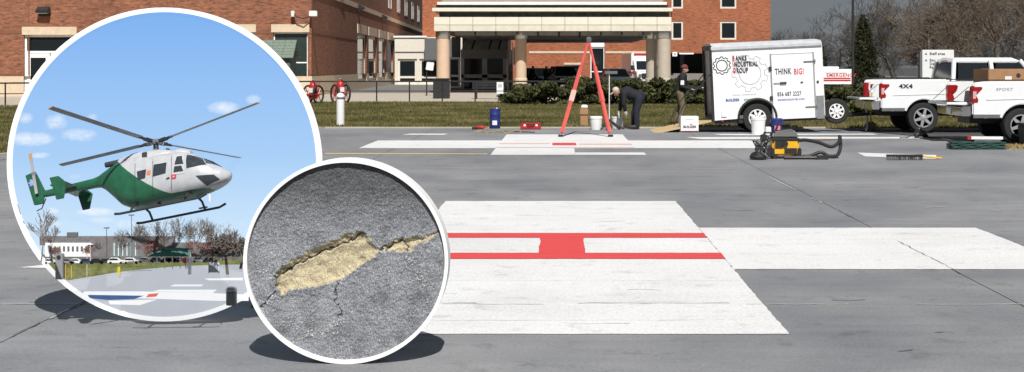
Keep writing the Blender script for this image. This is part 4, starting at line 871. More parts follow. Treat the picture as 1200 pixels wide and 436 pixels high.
# ------------------------------------------------------------ trailer
TS = 45.5
M_trw = mat('trailer_white', (.80, .80, .80), .3, var=.02, coat=.3); tilt = .045
tr = thing('cargo_trailer', (5.08, 35.35, 0), 'white enclosed cargo trailer with gear emblem and dark lettering', 'trailer', rot=(0, -tilt, 0))
XX = lambda p: (p-888)/TS; ZZ = lambda p, y: lz(y, 34.5)-tilt*XX(p)
xr, xf, zb, ztp, hw = XX(838), XX(966), .36, 2.19, .9
ar = [(math.cos(a_)*.47, .38+math.sin(a_)*.47) for a_ in np.linspace(math.pi, 0, 15) if .38+math.sin(a_)*.47 > zb]
MB().prism([(xr, zb)]+ar+[(xf, zb), (xf, ztp), (xr, ztp)], 'y', -hw, -hw+.04).build('side_panel', M_trw, tr)
MB().prism([(xr, zb), (xf, zb), (xf, ztp), (xr, ztp)], 'y', hw-.04, hw).build('side_panel', M_trw, tr)
MB().bb(xr, xf, -hw+.045, hw-.045, zb+.02, zb+.1).build('floor', M_dgrey, tr)
MB().bb(xf, xf+.03, -hw+.01, hw-.01, zb, ztp).build('nose_panel', M_trw, tr, bevel=.01)
MB().bb(xf+.032, xf+.04, -hw+.02, hw-.02, zb, zb+.6).build('stone_guard', M_plate, tr); MB().bb(XX(957.5), xf+.012, -hw-.012, -hw-.002, ZZ(960, 139), ZZ(960, 112)).build('stone_guard', M_plate, tr)
sec = lambda x, k_: [(x, -hw-.015, ztp-.02), (x, -hw-.015, ztp+.05), (x, -hw+.10, ztp+.13*k_+.02), (x, 0, ztp+.17*k_), (x, hw-.10, ztp+.13*k_+.02), (x, hw+.015, ztp+.05), (x, hw+.015, ztp-.02)]
section_loft([sec(xr-.02, 1), sec(xf-.1, 1), sec(xf+.02, .75)]).build('roof', mat('trailer_roof', (.66, .67, .69), .25, metal=.3), tr, smooth=True)
MB().bb(xr, xf, -hw-.022, -hw-.016, ztp-.05, ztp-.015).build('drip_rail', M_grey, tr)
rf = MB(); rf.bb(xr-.06, xr-.002, -hw, -hw+.09, zb-.02, ztp+.1); rf.bb(xr-.06, xr-.002, hw-.09, hw, zb-.02, ztp+.1); rf.bb(xr-.058, xr-.004, -hw+.09, hw-.09, ztp-.02, ztp+.1); rf.bb(xr-.058, xr-.004, -hw+.09, hw-.09, zb-.02, zb+.08); rf.build('rear_frame', M_black, tr)
for z in (.6, 1.1, 1.75): MB().bb(xr-.07, xr-.061, -hw+.02, -hw+.07, z, z+.07).build('marker_light', M_red, tr)
f = MB(); f.tube([(math.cos(a_)*.49, -hw-.02, .38+math.sin(a_)*.49) for a_ in np.linspace(math.pi, 0, 17)], .03, 6); f.build('fender', M_black, tr, smooth=True)
MB().bb(-.46, .46, -hw+.25, -hw+.28, zb-.02, .9).build('wheel_well', M_black, tr)
for sy, s_ in ((-hw+.12, -1), (hw-.12, 1)): wheel(tr, 0, sy, .375, .2, s_, spokes=8, rm=M_whitep, rimr=.60)
MB().tube([(0, -hw+.2, .375), (0, hw-.2, .375)], .04, 8).build('axle', M_black, tr)
MB().bb(xr, xf, -hw+.06, -hw+.12, zb-.1, zb-.004).build('chassis_rail', M_black, tr); MB().bb(xr, xf, hw-.12, hw-.06, zb-.1, zb-.004).build('chassis_rail', M_black, tr)
MB().tube([(xf, -.5, zb-.05), (xf+1.5, 0, zb-.05)], .04, 6).build('tongue', M_black, tr); MB().tube([(xf, .5, zb-.05), (xf+1.5, 0, zb-.05)], .04, 6).build('tongue', M_black, tr)
MB().tube([(xf+1.3, 0, -.05-tilt), (xf+1.3, 0, .6)], .035, 8).build('jack', M_grey, tr)
# spare wheel carried on the tongue
wheel(tr, XX(985), -hw+.55, .33, .2, -1, spokes=8, rm=M_whitep, rimr=.60, name='spare_wheel').location.z = ZZ(985, 131)-.33
# side door with hinges, bar lock and handle
da, db, d0, d1 = XX(907), XX(955.5), ZZ(930, 139), ZZ(930, 63.5)
MB().bb(da, db, -hw-.012, -hw-.003, d0, d1).build('door', M_trw, tr, bevel=.004)
fr_ = MB()
for x0_, x1_, z0_, z1_ in ((da-.035, da, d0, d1+.035), (db, db+.035, d0, d1+.035)): fr_.bb(x0_, x1_, -hw-.02, -hw-.001, z0_, z1_)
fr_.bb(da, db, -hw-.008, -hw-.001, d1+.001, d1+.02); fr_.build('door_trim', mat('trim_grey', (.33, .33, .34), .4, metal=.3), tr)
for z in (ZZ(950, 72), ZZ(950, 125)): MB().bb(db-.24, db+.07, -hw-.032, -hw-.021, z-.014, z+.014).bb(db+.03, db+.06, -hw-.03, -hw-.021, z-.05, z+.05).build('hinge', M_dgrey, tr)
for z in (ZZ(907, 80.5), ZZ(907, 115)): MB().bb(da-.08, da+.0, -hw-.035, -hw-.021, z-.055, z+.055).build('latch', M_ink, tr)
MB().tube([(da+.03, -hw-.03, ZZ(912, 97.5)), (da+.2, -hw-.04, ZZ(912, 97.2))], .01, 6).build('bar_lock', M_grey, tr); MB().bb(da+.2, da+.36, -hw-.05, -hw-.02, ZZ(920, 98.2), ZZ(920, 96)).build('bar_handle', M_ink, tr)
MB().bb(XX(940), XX(943), -hw-.03, -hw-.013, ZZ(941, 97), ZZ(941, 95.6)).build('door_handle', M_ink, tr); MB().bb(XX(959), XX(961.5), -hw-.02, -hw-.001, ZZ(960, 97), ZZ(960, 94.5)).build('lock', M_ink, tr)
MB().prism([(XX(846), ZZ(846, 137)), (XX(852), ZZ(852, 137)), (XX(853), ZZ(853, 128)), (XX(849), ZZ(849, 127)), (XX(846), ZZ(846, 129))], 'y', -hw-.03, -hw-.001).build('vent', M_whitep, tr, bevel=.006)
MB().sphere((XX(847), -hw-.004, ZZ(847, 142)), .025, 8, 6).build('marker_light', M_red, tr)
# lettering and emblems
def tt(s, px, py, size, m, sx=.58, bold=.006, align='LEFT'): return text(s, size, 'lettering', m, tr, T(XX(px), -hw-.0145, ZZ(px, py)) @ FACE, align, bold, sx)
for s_, y in (('BANKS', 71.0), ('INDUSTRIAL', 78.2), ('GROUP', 85.4)):
    o1_ = tt(s_[0], 861.5, y, .18, M_inkr); wd_ = max(v.co.x for v in o1_.data.vertices)+.022; tt(s_[1:], 861.5+wd_*TS, y, .18, M_ink)
o1_ = tt('THINK', 910.5, 87.4, .215, M_ink, .60); tt('BIG!', 910.5+(max(v.co.x for v in o1_.data.vertices)+.06)*TS, 87.2, .215, M_inkr, .60)
tt('856 687 2227', 912.3, 112.8, .15, M_ink, .66, .004); tt('banksindustrial.com', 912.5, 118.3, .095, M_inkb, .80, .002)
tt('PROUDLY SUPPORTED BY', 860, 112, .05, M_inkg, .95, 0); tt('BUILDEX', 851.8, 118.6, .085, M_inkb, .95, .003); tt('elevations', 873, 117.8, .10, M_inkt, .95, .001)
def gear(px, py, ro, teeth, wd, dep, m, inner):
    P = []; x_, z_ = XX(px), ZZ(px, py)
    for i in range(teeth):
        for a_, r_ in ((0, ro*(1-dep)), (.22, ro*(1-dep)), (.32, ro), (.72, ro), (.82, ro*(1-dep))): A = 2*math.pi*(i+a_)/teeth; P.append((x_+math.cos(A)*r_, z_+math.sin(A)*r_))
    g = MB().strip(P, wd, -hw-.0035).strip([(x_+math.cos(a_)*ro*inner, z_+math.sin(a_)*ro*inner) for a_ in np.linspace(0, 2*math.pi, 33)[:-1]], wd, -hw-.0035)
    return g.build('gear_emblem', m, tr)
gear(849, 76.8, .225, 10, .026, .14, M_ink, .62); gear(881.5, 86, .47, 9, .024, .20, M_inkg, .60)
# ramp door let down behind, with its cables
rp = MB(); L_ = 1.95; top = Vector((xr-.05, 0, zb+.02)); end = Vector((XX(750), 0, .03)); dv = end-top
rp.hexa([(top.x, -.8, top.z-.05), (top.x, .8, top.z-.05), (end.x, .8, end.z-.02+.0), (end.x, -.8, end.z-.02)], [(top.x, -.8, top.z), (top.x, .8, top.z), (end.x, .8, end.z+.03), (end.x, -.8, end.z+.03)]); rp.build('ramp_door', M_wood, tr)
for sy in (-.78, .78): MB().tube([(xr-.05, sy, 1.55), (xr-.75, sy, .82), (xr-1.05, sy, .28)], .014, 5).build('ramp_cable', M_black, tr)

# ------------------------------------------------------------ vacuum and clutter in front of the trailer
q = gp(919, 185.5); t = thing('shop_vacuum', q, 'yellow and black workshop vacuum with coiled hose on the pad', 'vacuum'); s63 = 63.
MB().hexa([(-.24, -.2, .06), (.24, -.2, .06), (.24, .2, .06), (-.24, .2, .06)], [(-.25, -.2, .38), (.25, -.2, .38), (.25, .2, .38), (-.25, .2, .38)]).build('tank', M_yellow, t, bevel=.035, smooth=True, seg=3)
MB().hexa([(-.26, -.21, .385), (.26, -.21, .385), (.26, .21, .385), (-.26, .21, .385)], [(-.22, -.16, .50), (.15, -.16, .55), (.15, .16, .55), (-.22, .16, .50)]).build('motor_head', M_blackp, t, bevel=.03, smooth=True)
MB().tube([(-.16, 0, .5), (-.12, 0, .62), (.1, 0, .63), (.14, 0, .53)], .022, 8).build('handle', M_blackp, t, smooth=True)
MB().bb(-.255, .255, -.212, .212, .33, .384).build('rim_band', M_blackp, t, bevel=.01)
for x in (-.25, .25): MB().bb(x-.035, x+.035, -.214, .214, .04, .20).build('caddy', M_blackp, t, bevel=.015)
MB().bb(-.03, .2, -.214, -.203, .10, .20).build('badge', M_blackp, t)
MB().lathe([(.055, -.235), (.055, -.2)], (-.02, 0, .28), 'y', 16).build('hose_port', M_blackp, t); MB().bb(-.2, -.06, -.215, -.205, .2, .33).build('label_plate', M_blackp, t)
for x in (-.2, .2):
    for y in (-.17, .17): MB().lathe([(.05, -.025), (.05, .025)], (x, y, .05), 'y', 12).build('castor', M_blackp, t)
hs = [(.22, 0, .33), (.40, -.05, .34), (.62, -.1, .30), (.85, -.1, .22), (1.0, -.06, .30), (1.03, 0, .40), (1.05, .03, .22), (.98, -.02, .06), (.8, -.12, .05), (.65, -.15, .12), (.45, -.2, .06), (.3, -.25, .05)]
def smooth_path(P, n=6):
    P = [Vector(p) for p in P]; out = []
    for i in range(len(P)-1):
        p0, p1, p2, p3 = P[max(i-1, 0)], P[i], P[i+1], P[min(i+2, len(P)-1)]
        for k_ in range(n): u = k_/n; out.append(.5*((2*p1)+(p2-p0)*u+(2*p0-5*p1+4*p2-p3)*u*u+(3*p1-p0-3*p2+p3)*u**3))
    return out+[P[-1]]
sp_ = smooth_path(hs, 10); MB().tube(sp_, [.030+.006*(i % 2) for i in range(len(sp_))], 10).build('hose', M_blackp, t)
tag(MB().tube(smooth_path([(-.3, 0, .035), (0, .03, .035), (.35, 0, .035), (.42, -.02, .035)]), .032, 8).bb(.30, .5, -.06, .06, 0, .075).build('floor_nozzle', M_blackp, None, True, M=T(*gp(938, 187))), 'black vacuum wand lying before the yellow vacuum', 'nozzle')
q = gp(893, 187); t = thing('floor_grinder', q, 'black tangled grinder with cables left of the yellow vacuum', 'machine'); r_ = random.Random(4)
MB().lathe([(.15, .02), (.16, .06), (.12, .12), (.05, .15)], (-.07, 0, 0), 'z', 18).build('disc_guard', M_blackp, t, smooth=True); MB().lathe([(.075, .14), (.075, .32), (.05, .36)], (-.05, 0, 0), 'z', 14).build('motor', M_dgrey, t, smooth=True)
MB().tube([(-.05, 0, .3), (.05, .05, .48), (.16, .05, .56)], .02, 8).build('handle', M_blackp, t); MB().bb(-.03, .09, -.08, .06, .34, .46).build('switch_box', M_blackp, t, bevel=.015)
MB().bb(.06, .16, -.05, .05, .50, .60).build('battery', M_whitep, t, bevel=.01)
for k_ in range(5):
    P = [(r_.uniform(-.2, .2), r_.uniform(-.15, .15), r_.uniform(.02, .45)) for _ in range(6)]; P[0] = (-.05, 0, .3); P[-1] = (r_.uniform(-.3, .1), r_.uniform(-.2, 0), .015); MB().tube(smooth_path(P, 8), .012, 5).build('cable', M_blackp, t, True)
tag(MB().tube([(-.55, 0, .02), (.35, .12, .02), (.6, .1, .03)], .016, 6).build('wooden_pole', mat('brown_pole', (.20, .12, .06), .7), None, M=T(*gp(957, 165))), 'thin brown pole lying behind the vacuum hose', 'pole')
q = gp(1020, 153); t = thing('shovel', q+Vector((0, -.02, 0)), 'shovel with yellow shaft standing upright behind the rear truck tailgate', 'shovel')
MB().prism([(-.14, .0), (.14, .0), (.15, .18), (.06, .24), (-.06, .24), (-.15, .18)], 'y', -.015, .015).build('blade', mat('rusty_steel', (.16, .12, .09), .7), t); MB().tube([(0, 0, .2), (.03, 0, 1.02)], .022, 8).build('shaft', M_yellow, t)
MB().tube([(.03, 0, 1.0), (-.04, 0, 1.12), (-.03, 0, 1.24), (.10, 0, 1.26), (.11, 0, 1.12), (.03, 0, 1.0)], .03, 8).build('grip', M_whitep, t, smooth=True); MB().lathe([(.02, -.01), (.28, 0), (.28, .025), (.02, .035)], (0, .15, .0), 'z', 4).build('base_plate', M_dgrey, t)
q = gp(1060, 187.5); t = thing('push_broom', q, 'black bristled push broom with yellow handle lying on the pad', 'broom'); MB().box((0, 0, .075), (.66, .06, .05), Matrix.Rotation(R(-3), 3, 'Z')).build('head', M_blackp, t, bevel=.01)
br = MB(); r_ = random.Random(5)
for i in range(150): x = r_.uniform(-.32, .32); y = r_.uniform(-.03, .02); br.tube([(x, y, .06), (x+r_.uniform(-.012, .012), y-.035+r_.uniform(-.012, .012), .004)], .006, 4, False)
br.build('bristles', M_black, t); MB().tube([(.28, -.01, .075), (.68, .02, .03)], .016, 8).build('handle', M_yellow, t)
q = gp(1078, 162); t = thing('tool_bag', q, 'black crumpled tool bag in front of the rear truck wheel', 'bag'); k = MB(); r_ = random.Random(6)
for i in range(12): k.sphere((r_.uniform(-.14, .16), r_.uniform(-.1, .1), r_.uniform(.05, .15)), (r_.uniform(.05, .1), .07, r_.uniform(.04, .08)), 10, 7)
k.sphere((-.02, 0, .2), (.07, .06, .07)); link('bag_body', organic(k, .012, 2), t, True).data.materials.append(M_black)
MB().tube(smooth_path([(-.5, -.1, .015), (-.3, -.02, .02), (-.05, 0, .12), (.2, -.05, .02), (.55, -.12, .015)]), .014, 6).build('strap', M_blackp, t, True)
# folded green tarp with a red-ended timber behind
q = gp(1144, 174.5); t = thing('folded_tarp', q, 'folded dark green tarpaulin lying by the right edge of the pad', 'tarpaulin'); M_tarp = mat('green_tarp', (.018, .060, .048), .6, var=.35, bump=.5, bscale=25)
for i in range(4):
    n_ = 14; up, lo_ = [], []
    for k_ in range(n_+1):
        x = -.56+1.12*k_/n_; z = .03+.035*i+.008*math.sin(k_*1.7+i*2); up.append((x+.02*i*math.sin(i*3), z+.014)); lo_.append((x+.02*i*math.sin(i*3), z-.014))
    MB().prism(lo_+up[::-1], 'y', -.24+.03*i, .22-.02*i).build('fold', M_tarp, t, bevel=.005)
q = gp(1150, 168.5); t = thing('timber_board', q, 'pale timber board with red painted end behind the green tarpaulin', 'board', rot=(0, 0, R(-8))); MB().bb(-.22, .45, -.06, .06, .10, .16).build('board', M_whitep, t); MB().bb(-.30, -.222, -.06, .06, .09, .165).build('painted_end', M_red, t); MB().bb(-.15, .4, -.05, .05, 0, .098).build('block', M_dgrey, t)

# ------------------------------------------------------------ pickup trucks
M_lens = mat('tail_lens', (.30, .010, .012), .15, var=.2, coat=.5); M_clear = mat('clear_lens', (.55, .40, .40), .15)
def arch(cx_, r_, z0, n=14): return [(cx_+math.cos(a_)*r_, .39+math.sin(a_)*r_) for a_ in np.linspace(0, math.pi, n) if .39+math.sin(a_)*r_ > z0]
def pickup(X, Yn, label, decal, dx, dz, dsz, gr='white pickup trucks'):
    t = thing('pickup_truck', (X, Yn+1.0, 0), label, 'pickup', gr); hw = 1.0; AX, FX = 1.09, 4.78; P = P_wht
    for sy in (-1, 1):
        y0, y1 = sorted((sy*hw, sy*(hw-.09)))
        MB().prism([(0, .62), (.02, 1.34), (.25, 1.37), (1.78, 1.385), (1.78, .52)]+arch(AX, .49, .52)+[(.3, .55)], 'y', y0, y1).build('bed_side', P, t, bevel=.028, seg=3, smooth=True)
        MB().tube([(x, sy*(hw+.0), z) for x, z in arch(AX, .50, .52, 18)], .032, 6).build('wheel_flare', P, t, smooth=True)
        MB().prism([(.3, .95), (1.75, .99), (1.75, 1.03), (.3, .99)], 'y', *sorted((sy*(hw-.01), sy*(hw+.012)))).build('body_crease', P, t, bevel=.008)
        MB().bb(-.01, 1.76, *sorted((sy*(hw-.015), sy*(hw-.10))), 1.388, 1.41).build('bed_rail_cap', M_blackp, t)
        MB().prism([(1.82, .50), (1.82, 1.33), (4.05, 1.26), (4.1, .50)], 'y', *sorted((sy*hw, sy*(hw-.3)))).build('cab_side', P, t, bevel=.035, seg=3, smooth=True)
        MB().prism([(4.12, .50), (4.12, 1.25), (5.3, 1.18), (5.72, 1.05), (5.78, .55), (5.5, .5)]+arch(FX, .49, .50)+[(4.2, .5)], 'y', *sorted((sy*hw, sy*(hw-.25)))).build('fender', P, t, bevel=.015)
        for w_ in (AX, FX): wheel(t, w_, sy*(hw-.15), .39, .27, sy, spokes=6)
        MB().bb(AX-.5, AX+.5, *sorted((sy*(hw-.30), sy*(hw-.33))), .5, 1.0).build('wheel_well', M_blackp, t)
        tl_ = MB().prism([(-.02, .88), (.13, .88), (.15, .97), (.10, 1.06), (.24, 1.20), (.22, 1.27), (-.02, 1.27)], 'y', *sorted((sy*(hw+.008), sy*(hw-.16)))).build('tail_light', M_lens, t, bevel=.02); MB().prism([(.01, .99), (.07, .99), (.09, 1.15), (.01, 1.15)], 'y', *sorted((sy*(hw+.012), sy*(hw+.006)))).build('lens', M_clear, tl_)
        for x0_, x1_ in ((1.98, 2.85), (2.95, 3.75)):
            MB().hexa([(x0_, sy*.955, 1.34), (x1_+.1, sy*.955, 1.32), (x1_+.1, sy*.94, 1.32), (x0_, sy*.94, 1.34)], [(x0_+.05, sy*.79, 1.80), (x1_-.1, sy*.79, 1.80), (x1_-.1, sy*.77, 1.80), (x0_+.05, sy*.77, 1.80)]).build('side_window', M_glass, t)
            MB().bb(x0_+.02, x0_+.2, *sorted((sy*(hw+.03), sy*hw)), 1.10, 1.14).build('door_handle', P, t)
        for xp, xq in ((1.86, 1.93), (2.9, 2.86), (4.05, 3.62)): MB().tube([(xp, sy*.95, 1.30), (xq, sy*.78, 1.86)], .06, 8).build('pillar', P, t)
        MB().box((3.85, sy*1.12, 1.42), (.14, .24, .22)).build('mirror', M_blackp, t, bevel=.03); MB().bb(1.9, 4.0, *sorted((sy*(hw-.02), sy*(hw-.2))), .40, .46).build('running_board', M_blackp, t)
        MB().bb(5.6, 5.76, *sorted((sy*.95, sy*.6)), .85, 1.05).build('headlight', M_chrome, t, bevel=.02)
        MB().tube([(-.42, sy*.75, .90), (-.02, sy*.80, 1.25)], .008, 5).build('tailgate_cable', M_black, t)
    for sy in (-1, 1):
        for xg in (2.92, 3.86): MB().bb(xg-.006, xg+.006, *sorted((sy*(hw+.003), sy*(hw-.02))), .56, 1.28).build('door_gap', M_ink, t)
        MB().bb(1.84, 4.08, *sorted((sy*(hw+.004), sy*(hw-.03))), .50, .58).build('rocker', M_dgrey, t); MB().bb(1.42, 1.60, *sorted((sy*(hw+.004), sy*(hw-.02))), 1.08, 1.24).build('fuel_door', P, t, bevel=.003)
        MB().bb(.02, .60, *sorted((sy*(hw+.002), sy*(hw-.03))), .56, .64).build('lower_trim', M_dgrey, t)
    MB().bb(.03, 1.74, -hw+.095, hw-.095, .70, .78).build('bed_floor', M_blackp, t); MB().bb(1.745, 1.79, -hw+.02, hw-.02, .55, 1.37).build('bed_front', M_blackp, t)
    MB().bb(1.80, 4.1, -hw+.31, hw-.31, .5, 1.25).build('cabin_floor', M_blackp, t)
    MB().hexa([(1.86, -.80, 1.80), (3.75, -.80, 1.80), (3.75, .80, 1.80), (1.86, .80, 1.80)], [(2.0, -.68, 1.93), (3.45, -.68, 1.93), (3.45, .68, 1.93), (2.0, .68, 1.93)]).build('roof', P, t, bevel=.04, smooth=True, seg=3)
    MB().hexa([(1.84, -.82, 1.36), (1.88, -.82, 1.36), (1.88, .82, 1.36), (1.84, .82, 1.36)], [(1.93, -.72, 1.79), (1.97, -.72, 1.79), (1.97, .72, 1.79), (1.93, .72, 1.79)]).build('rear_window', M_glass, t)
    MB().bb(1.80, 1.84, -.97, .97, 1.25, 1.36).build('cab_back', P, t, bevel=.01); MB().bb(1.9, 1.96, -.25, .25, 1.80, 1.86).build('brake_lamp', M_lens, t)
    MB().hexa([(4.1, -.85, 1.26), (4.16, -.85, 1.26), (4.16, .85, 1.26), (4.1, .85, 1.26)], [(3.68, -.74, 1.80), (3.74, -.74, 1.80), (3.74, .74, 1.80), (3.68, .74, 1.80)]).build('windscreen', M_glass, t)
    MB().prism([(4.14, 1.02), (4.14, 1.28), (5.3, 1.21), (5.74, 1.08), (5.74, .9)], 'y', -.74, .74).build('bonnet', P, t, bevel=.03); MB().bb(5.7, 5.8, -.6, .6, .62, 1.04).build('grille', M_blackp, t); MB().bb(5.72, 5.92, -.95, .95, .42, .62).build('front_bumper', M_chrome, t, bevel=.03)
    g = MB().bb(-.50, -.015, -.77, .77, .845, .905).build('tailgate', P, t, bevel=.012); MB().bb(-.45, -.06, -.70, .70, .906, .912).build('liner', M_blackp, g)
    b_ = MB().prism([(-.22, .60), (-.24, .80), (-.03, .82), (-.02, .60)], 'y', -.98, .98).build('rear_bumper', M_chrome, t, bevel=.02); MB().bb(-.246, -.236, -.17, .17, .63, .76).build('number_plate', M_whitep, b_); MB().bb(-.25, -.05, -.6, .6, .822, .835).build('step_pad', M_blackp, b_)
    MB().bb(.1, 5.5, -.45, .45, .42, .60).build('chassis', M_blackp, t); MB().tube([(AX, -.75, .39), (AX, .75, .39)], .06, 8).build('axle', M_blackp, t); MB().sphere((AX, 0, .39), .16).build('differential', M_blackp, t, smooth=True)
    o = text(decal, dsz, 'decal', M_ink if decal == '4X4' else M_inkg, t, T(dx, -hw-.006, dz) @ FACE @ Matrix.Shear('XZ', 4, (0, 0)), bold=.006 if decal == '4X4' else .001, sx=1.35); return t
pickup(8.19, 34.25, 'white pickup with 4X4 decal and lowered tailgate, the farther of two', '4X4', .46, 1.15, .14)
pickup(9.10, 29.6, 'white pickup cut by the right picture edge, carrying a cardboard box', 'SPORT', .52, 1.17, .085)
t = thing('cardboard_box', (10.2, 30.55, .782), 'large brown cardboard box lying in the bed of the nearer pickup', 'box'); MB().bb(-.62, .62, -.55, .55, 0, .86).build('shell', M_card, t, bevel=.012); MB().bb(-.62, .62, -.04, .04, .862, .866).build('tape', mat('tape', (.42, .28, .15), .4), t)
MB().lathe([(.05, -.556), (.05, -.552)], (.05, 0, .72), 'y', 14).build('hand_hole', M_ink, t); MB().bb(-.25, -.1, -.556, -.552, .62, .70).build('label_plate', M_whitep, t)
q = gp(1188, 168.5); t = thing('black_bin', (10.35, 29.15, 0), 'black box standing against the wheel of the nearer pickup', 'bin'); MB().hexa([(-.3, -.22, 0), (.5, -.22, 0), (.5, .22, 0), (-.3, .22, 0)], [(-.33, -.25, .42), (.53, -.25, .42), (.53, .25, .42), (-.33, .25, .42)]).build('tub', M_blackp, t, bevel=.02); MB().bb(-.35, .55, -.27, .27, .425, .47).build('lid', M_black, t, bevel=.01)
# ------------------------------------------------------------ two round inset pictures, built as invented boards on the pad
def ring_mesh(r0, r1, y0, y1, n=128):
    mb = MB(); V = []
    for k_ in range(n):
        a_ = 2*math.pi*k_/n; c_, s_ = math.cos(a_), math.sin(a_); V += [(r0*c_, y0, r0*s_), (r1*c_, y0, r1*s_), (r1*c_, y1, r1*s_), (r0*c_, y1, r0*s_)]
    return mb.add(V, [(4*k_+j, 4*((k_+1) % n)+j, 4*((k_+1) % n)+(j+1) % 4, 4*k_+(j+1) % 4) for k_ in range(n) for j in range(4)])
D1 = 8.956; S1 = D1/F; C1 = at(193, 192.5, D1); R1 = 183.5*S1
bd = thing('added_inset_board', (C1.x, D1, 0), 'large round white-rimmed inset of a helicopter and blue sky, built as an added board on the pad', 'inset board')
bz1 = C1.z
M_rim = mat('glow_rim', (.35, .35, .35), .5, var=.02, emit=(.9, .9, .9, .85))  # rim is no lamp; glow added to keep shadows from darkening it
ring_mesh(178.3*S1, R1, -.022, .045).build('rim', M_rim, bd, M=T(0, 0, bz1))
# sky picture of the inset; its glow is added so shadows on it vanish
k = NB('glowing_sky'); tcn = k.n('TexCoord'); sp = k.n('SeparateXYZ'); k.l(tcn.outputs['Object'], sp.inputs[0]); X_, Z_ = sp.outputs[0], sp.outputs[2]
g_ = k.n('MapRange', **{'From Min': -.56, 'From Max': 1.0}); k.l(Z_, g_.inputs['Value'])
skyc = k.ramp(g_.outputs[0], [(.0, (.58, .74, .88)), (.40, (.35, .56, .84)), (1.0, (.185, .40, .79))])
nzv = k.noise(tcn.outputs['Object'], 11, 8, .72); mpn = k.n('Mapping', Scale=(1, 1, 2.2)); k.l(tcn.outputs['Object'], mpn.inputs['Vector']); nz2 = k.noise(mpn.outputs[0], 22, 7, .72); tot = None
for (px, py, rx, ry, am) in ((30, 138, 12, 9, .9), (36, 163, 32, 10, 1.1), (66, 143, 16, 12, .95), (92, 158, 28, 10, .9), (108, 138, 10, 7, .8), (46, 182, 16, 5, .9), (262, 126, 22, 9, 1.1), (297, 117, 12, 9, .9), (62, 247, 10, 5, .9), (112, 248, 26, 6, 1.1), (88, 207, 13, 5, .7), (120, 258, 22, 6, .8), (62, 262, 18, 5, .8), (150, 262, 22, 7, .8), (178, 36, 10, 4, .35), (70, 228, 12, 4, .5), (280, 262, 20, 5, .6)):
    u = k.math('MULTIPLY', k.math('SUBTRACT', X_, (px-193)*S1), 1/(rx*S1)); v = k.math('MULTIPLY', k.math('SUBTRACT', Z_, (192.5-py)*S1), 1/(ry*S1))
    d2 = k.math('ADD', k.math('MULTIPLY', u, u), k.math('MULTIPLY', v, v)); b_ = k.math('MULTIPLY', k.math('MAXIMUM', k.math('SUBTRACT', 1.0, k.math('MULTIPLY', d2, .6)), 0.0), am)
    tot = b_ if tot is None else k.math('MAXIMUM', tot, b_)
cl = k.math('MULTIPLY', tot, k.math('ADD', k.math('MULTIPLY', nzv, .7), k.math('MULTIPLY', nz2, .8)))
clf = k.ramp(cl, [(.40, 0.0), (.95, .85)])
col = k.mixc(clf, skyc, (.86, .89, .93))
k.b.inputs['Base Color'].default_value = (.01, .01, .012, 1); k.b.inputs['Roughness'].default_value = .6; k.b.inputs['Specular IOR Level'].default_value = .1
k.l(col, k.b.inputs['Emission Color']); k.b.inputs['Emission Strength'].default_value = 1.0
MB().prism([(math.cos(a_)*178.6*S1, math.sin(a_)*178.6*S1) for a_ in np.linspace(0, 2*math.pi, 129)[:-1]], 'y', 0, .04).build('glowing_sky_disc', k.m, bd, M=T(0, 0, bz1))
for sx in (-.45, .45): MB().tube([(sx, .05, bz1*.9), (sx*1.15, .55, .02)], .022, 8).build('strut', M_grey, bd); MB().bb(sx*1.15-.05, sx*1.15+.05, .48, .62, 0, .02).build('foot', M_rubber, bd)
MB().tube([(-.5, .42, .25), (.5, .42, .25)], .015, 6).build('cross_bar', M_grey, bd)
ux = lambda px: (px-193)*S1; uz = lambda py: (192.5-py)*S1+bz1; UX = lambda px: C1.x+ux(px)
def disc_clip(pts, r=178.6):                                         # clip a picture polygon to the board's circle
    out = []
    for i, p in enumerate(pts):
        q = pts[(i+1) % len(pts)]
        for t_ in np.linspace(0, 1, 14)[:-1]: out.append(((p[0]+(q[0]-p[0])*t_), (p[1]+(q[1]-p[1])*t_)))
    res = []
    for x, y in out:
        dx, dy = x-193, y-192.5; l = math.hypot(dx, dy); f_ = min(1, r/l) if l else 1; res.append((193+dx*f_, 192.5+dy*f_))
    return res
def relief(name, pts, y0, y1, m, parent=bd, clip_=True):
    P = disc_clip(pts) if clip_ else pts
    return MB().prism([(ux(x), uz(y)) for x, y in P], 'y', -y1, -y0).build(name, m, parent)
arc = [(193+math.cos(a_)*185, 192.5+math.sin(a_)*185) for a_ in np.linspace(R(31), R(132), 30)]
edge = [(60, 332), (100, 325), (150, 317), (205, 312), (250, 310), (345, 309)]
def self_lit(name, col, var=.12, sc=8):                               # inset colour with an added glow that hides cast shadows
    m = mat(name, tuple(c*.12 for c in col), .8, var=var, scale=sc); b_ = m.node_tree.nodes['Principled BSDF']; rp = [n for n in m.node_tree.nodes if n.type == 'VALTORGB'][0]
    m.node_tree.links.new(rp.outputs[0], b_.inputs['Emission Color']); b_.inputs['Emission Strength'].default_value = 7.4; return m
M_padm, M_lawnm, M_lotm = self_lit('glow_pad', (.50, .53, .58), .06, 3), self_lit('glow_lawn', (.20, .215, .075), .35, 22), self_lit('glow_lot', (.20, .19, .18), .3, 14)
M_pwhite, M_pblue, M_pred = self_lit('glow_white', (.92, .93, .95), .03), self_lit('glow_blue', (.06, .13, .30)), self_lit('glow_red', (.75, .16, .12))
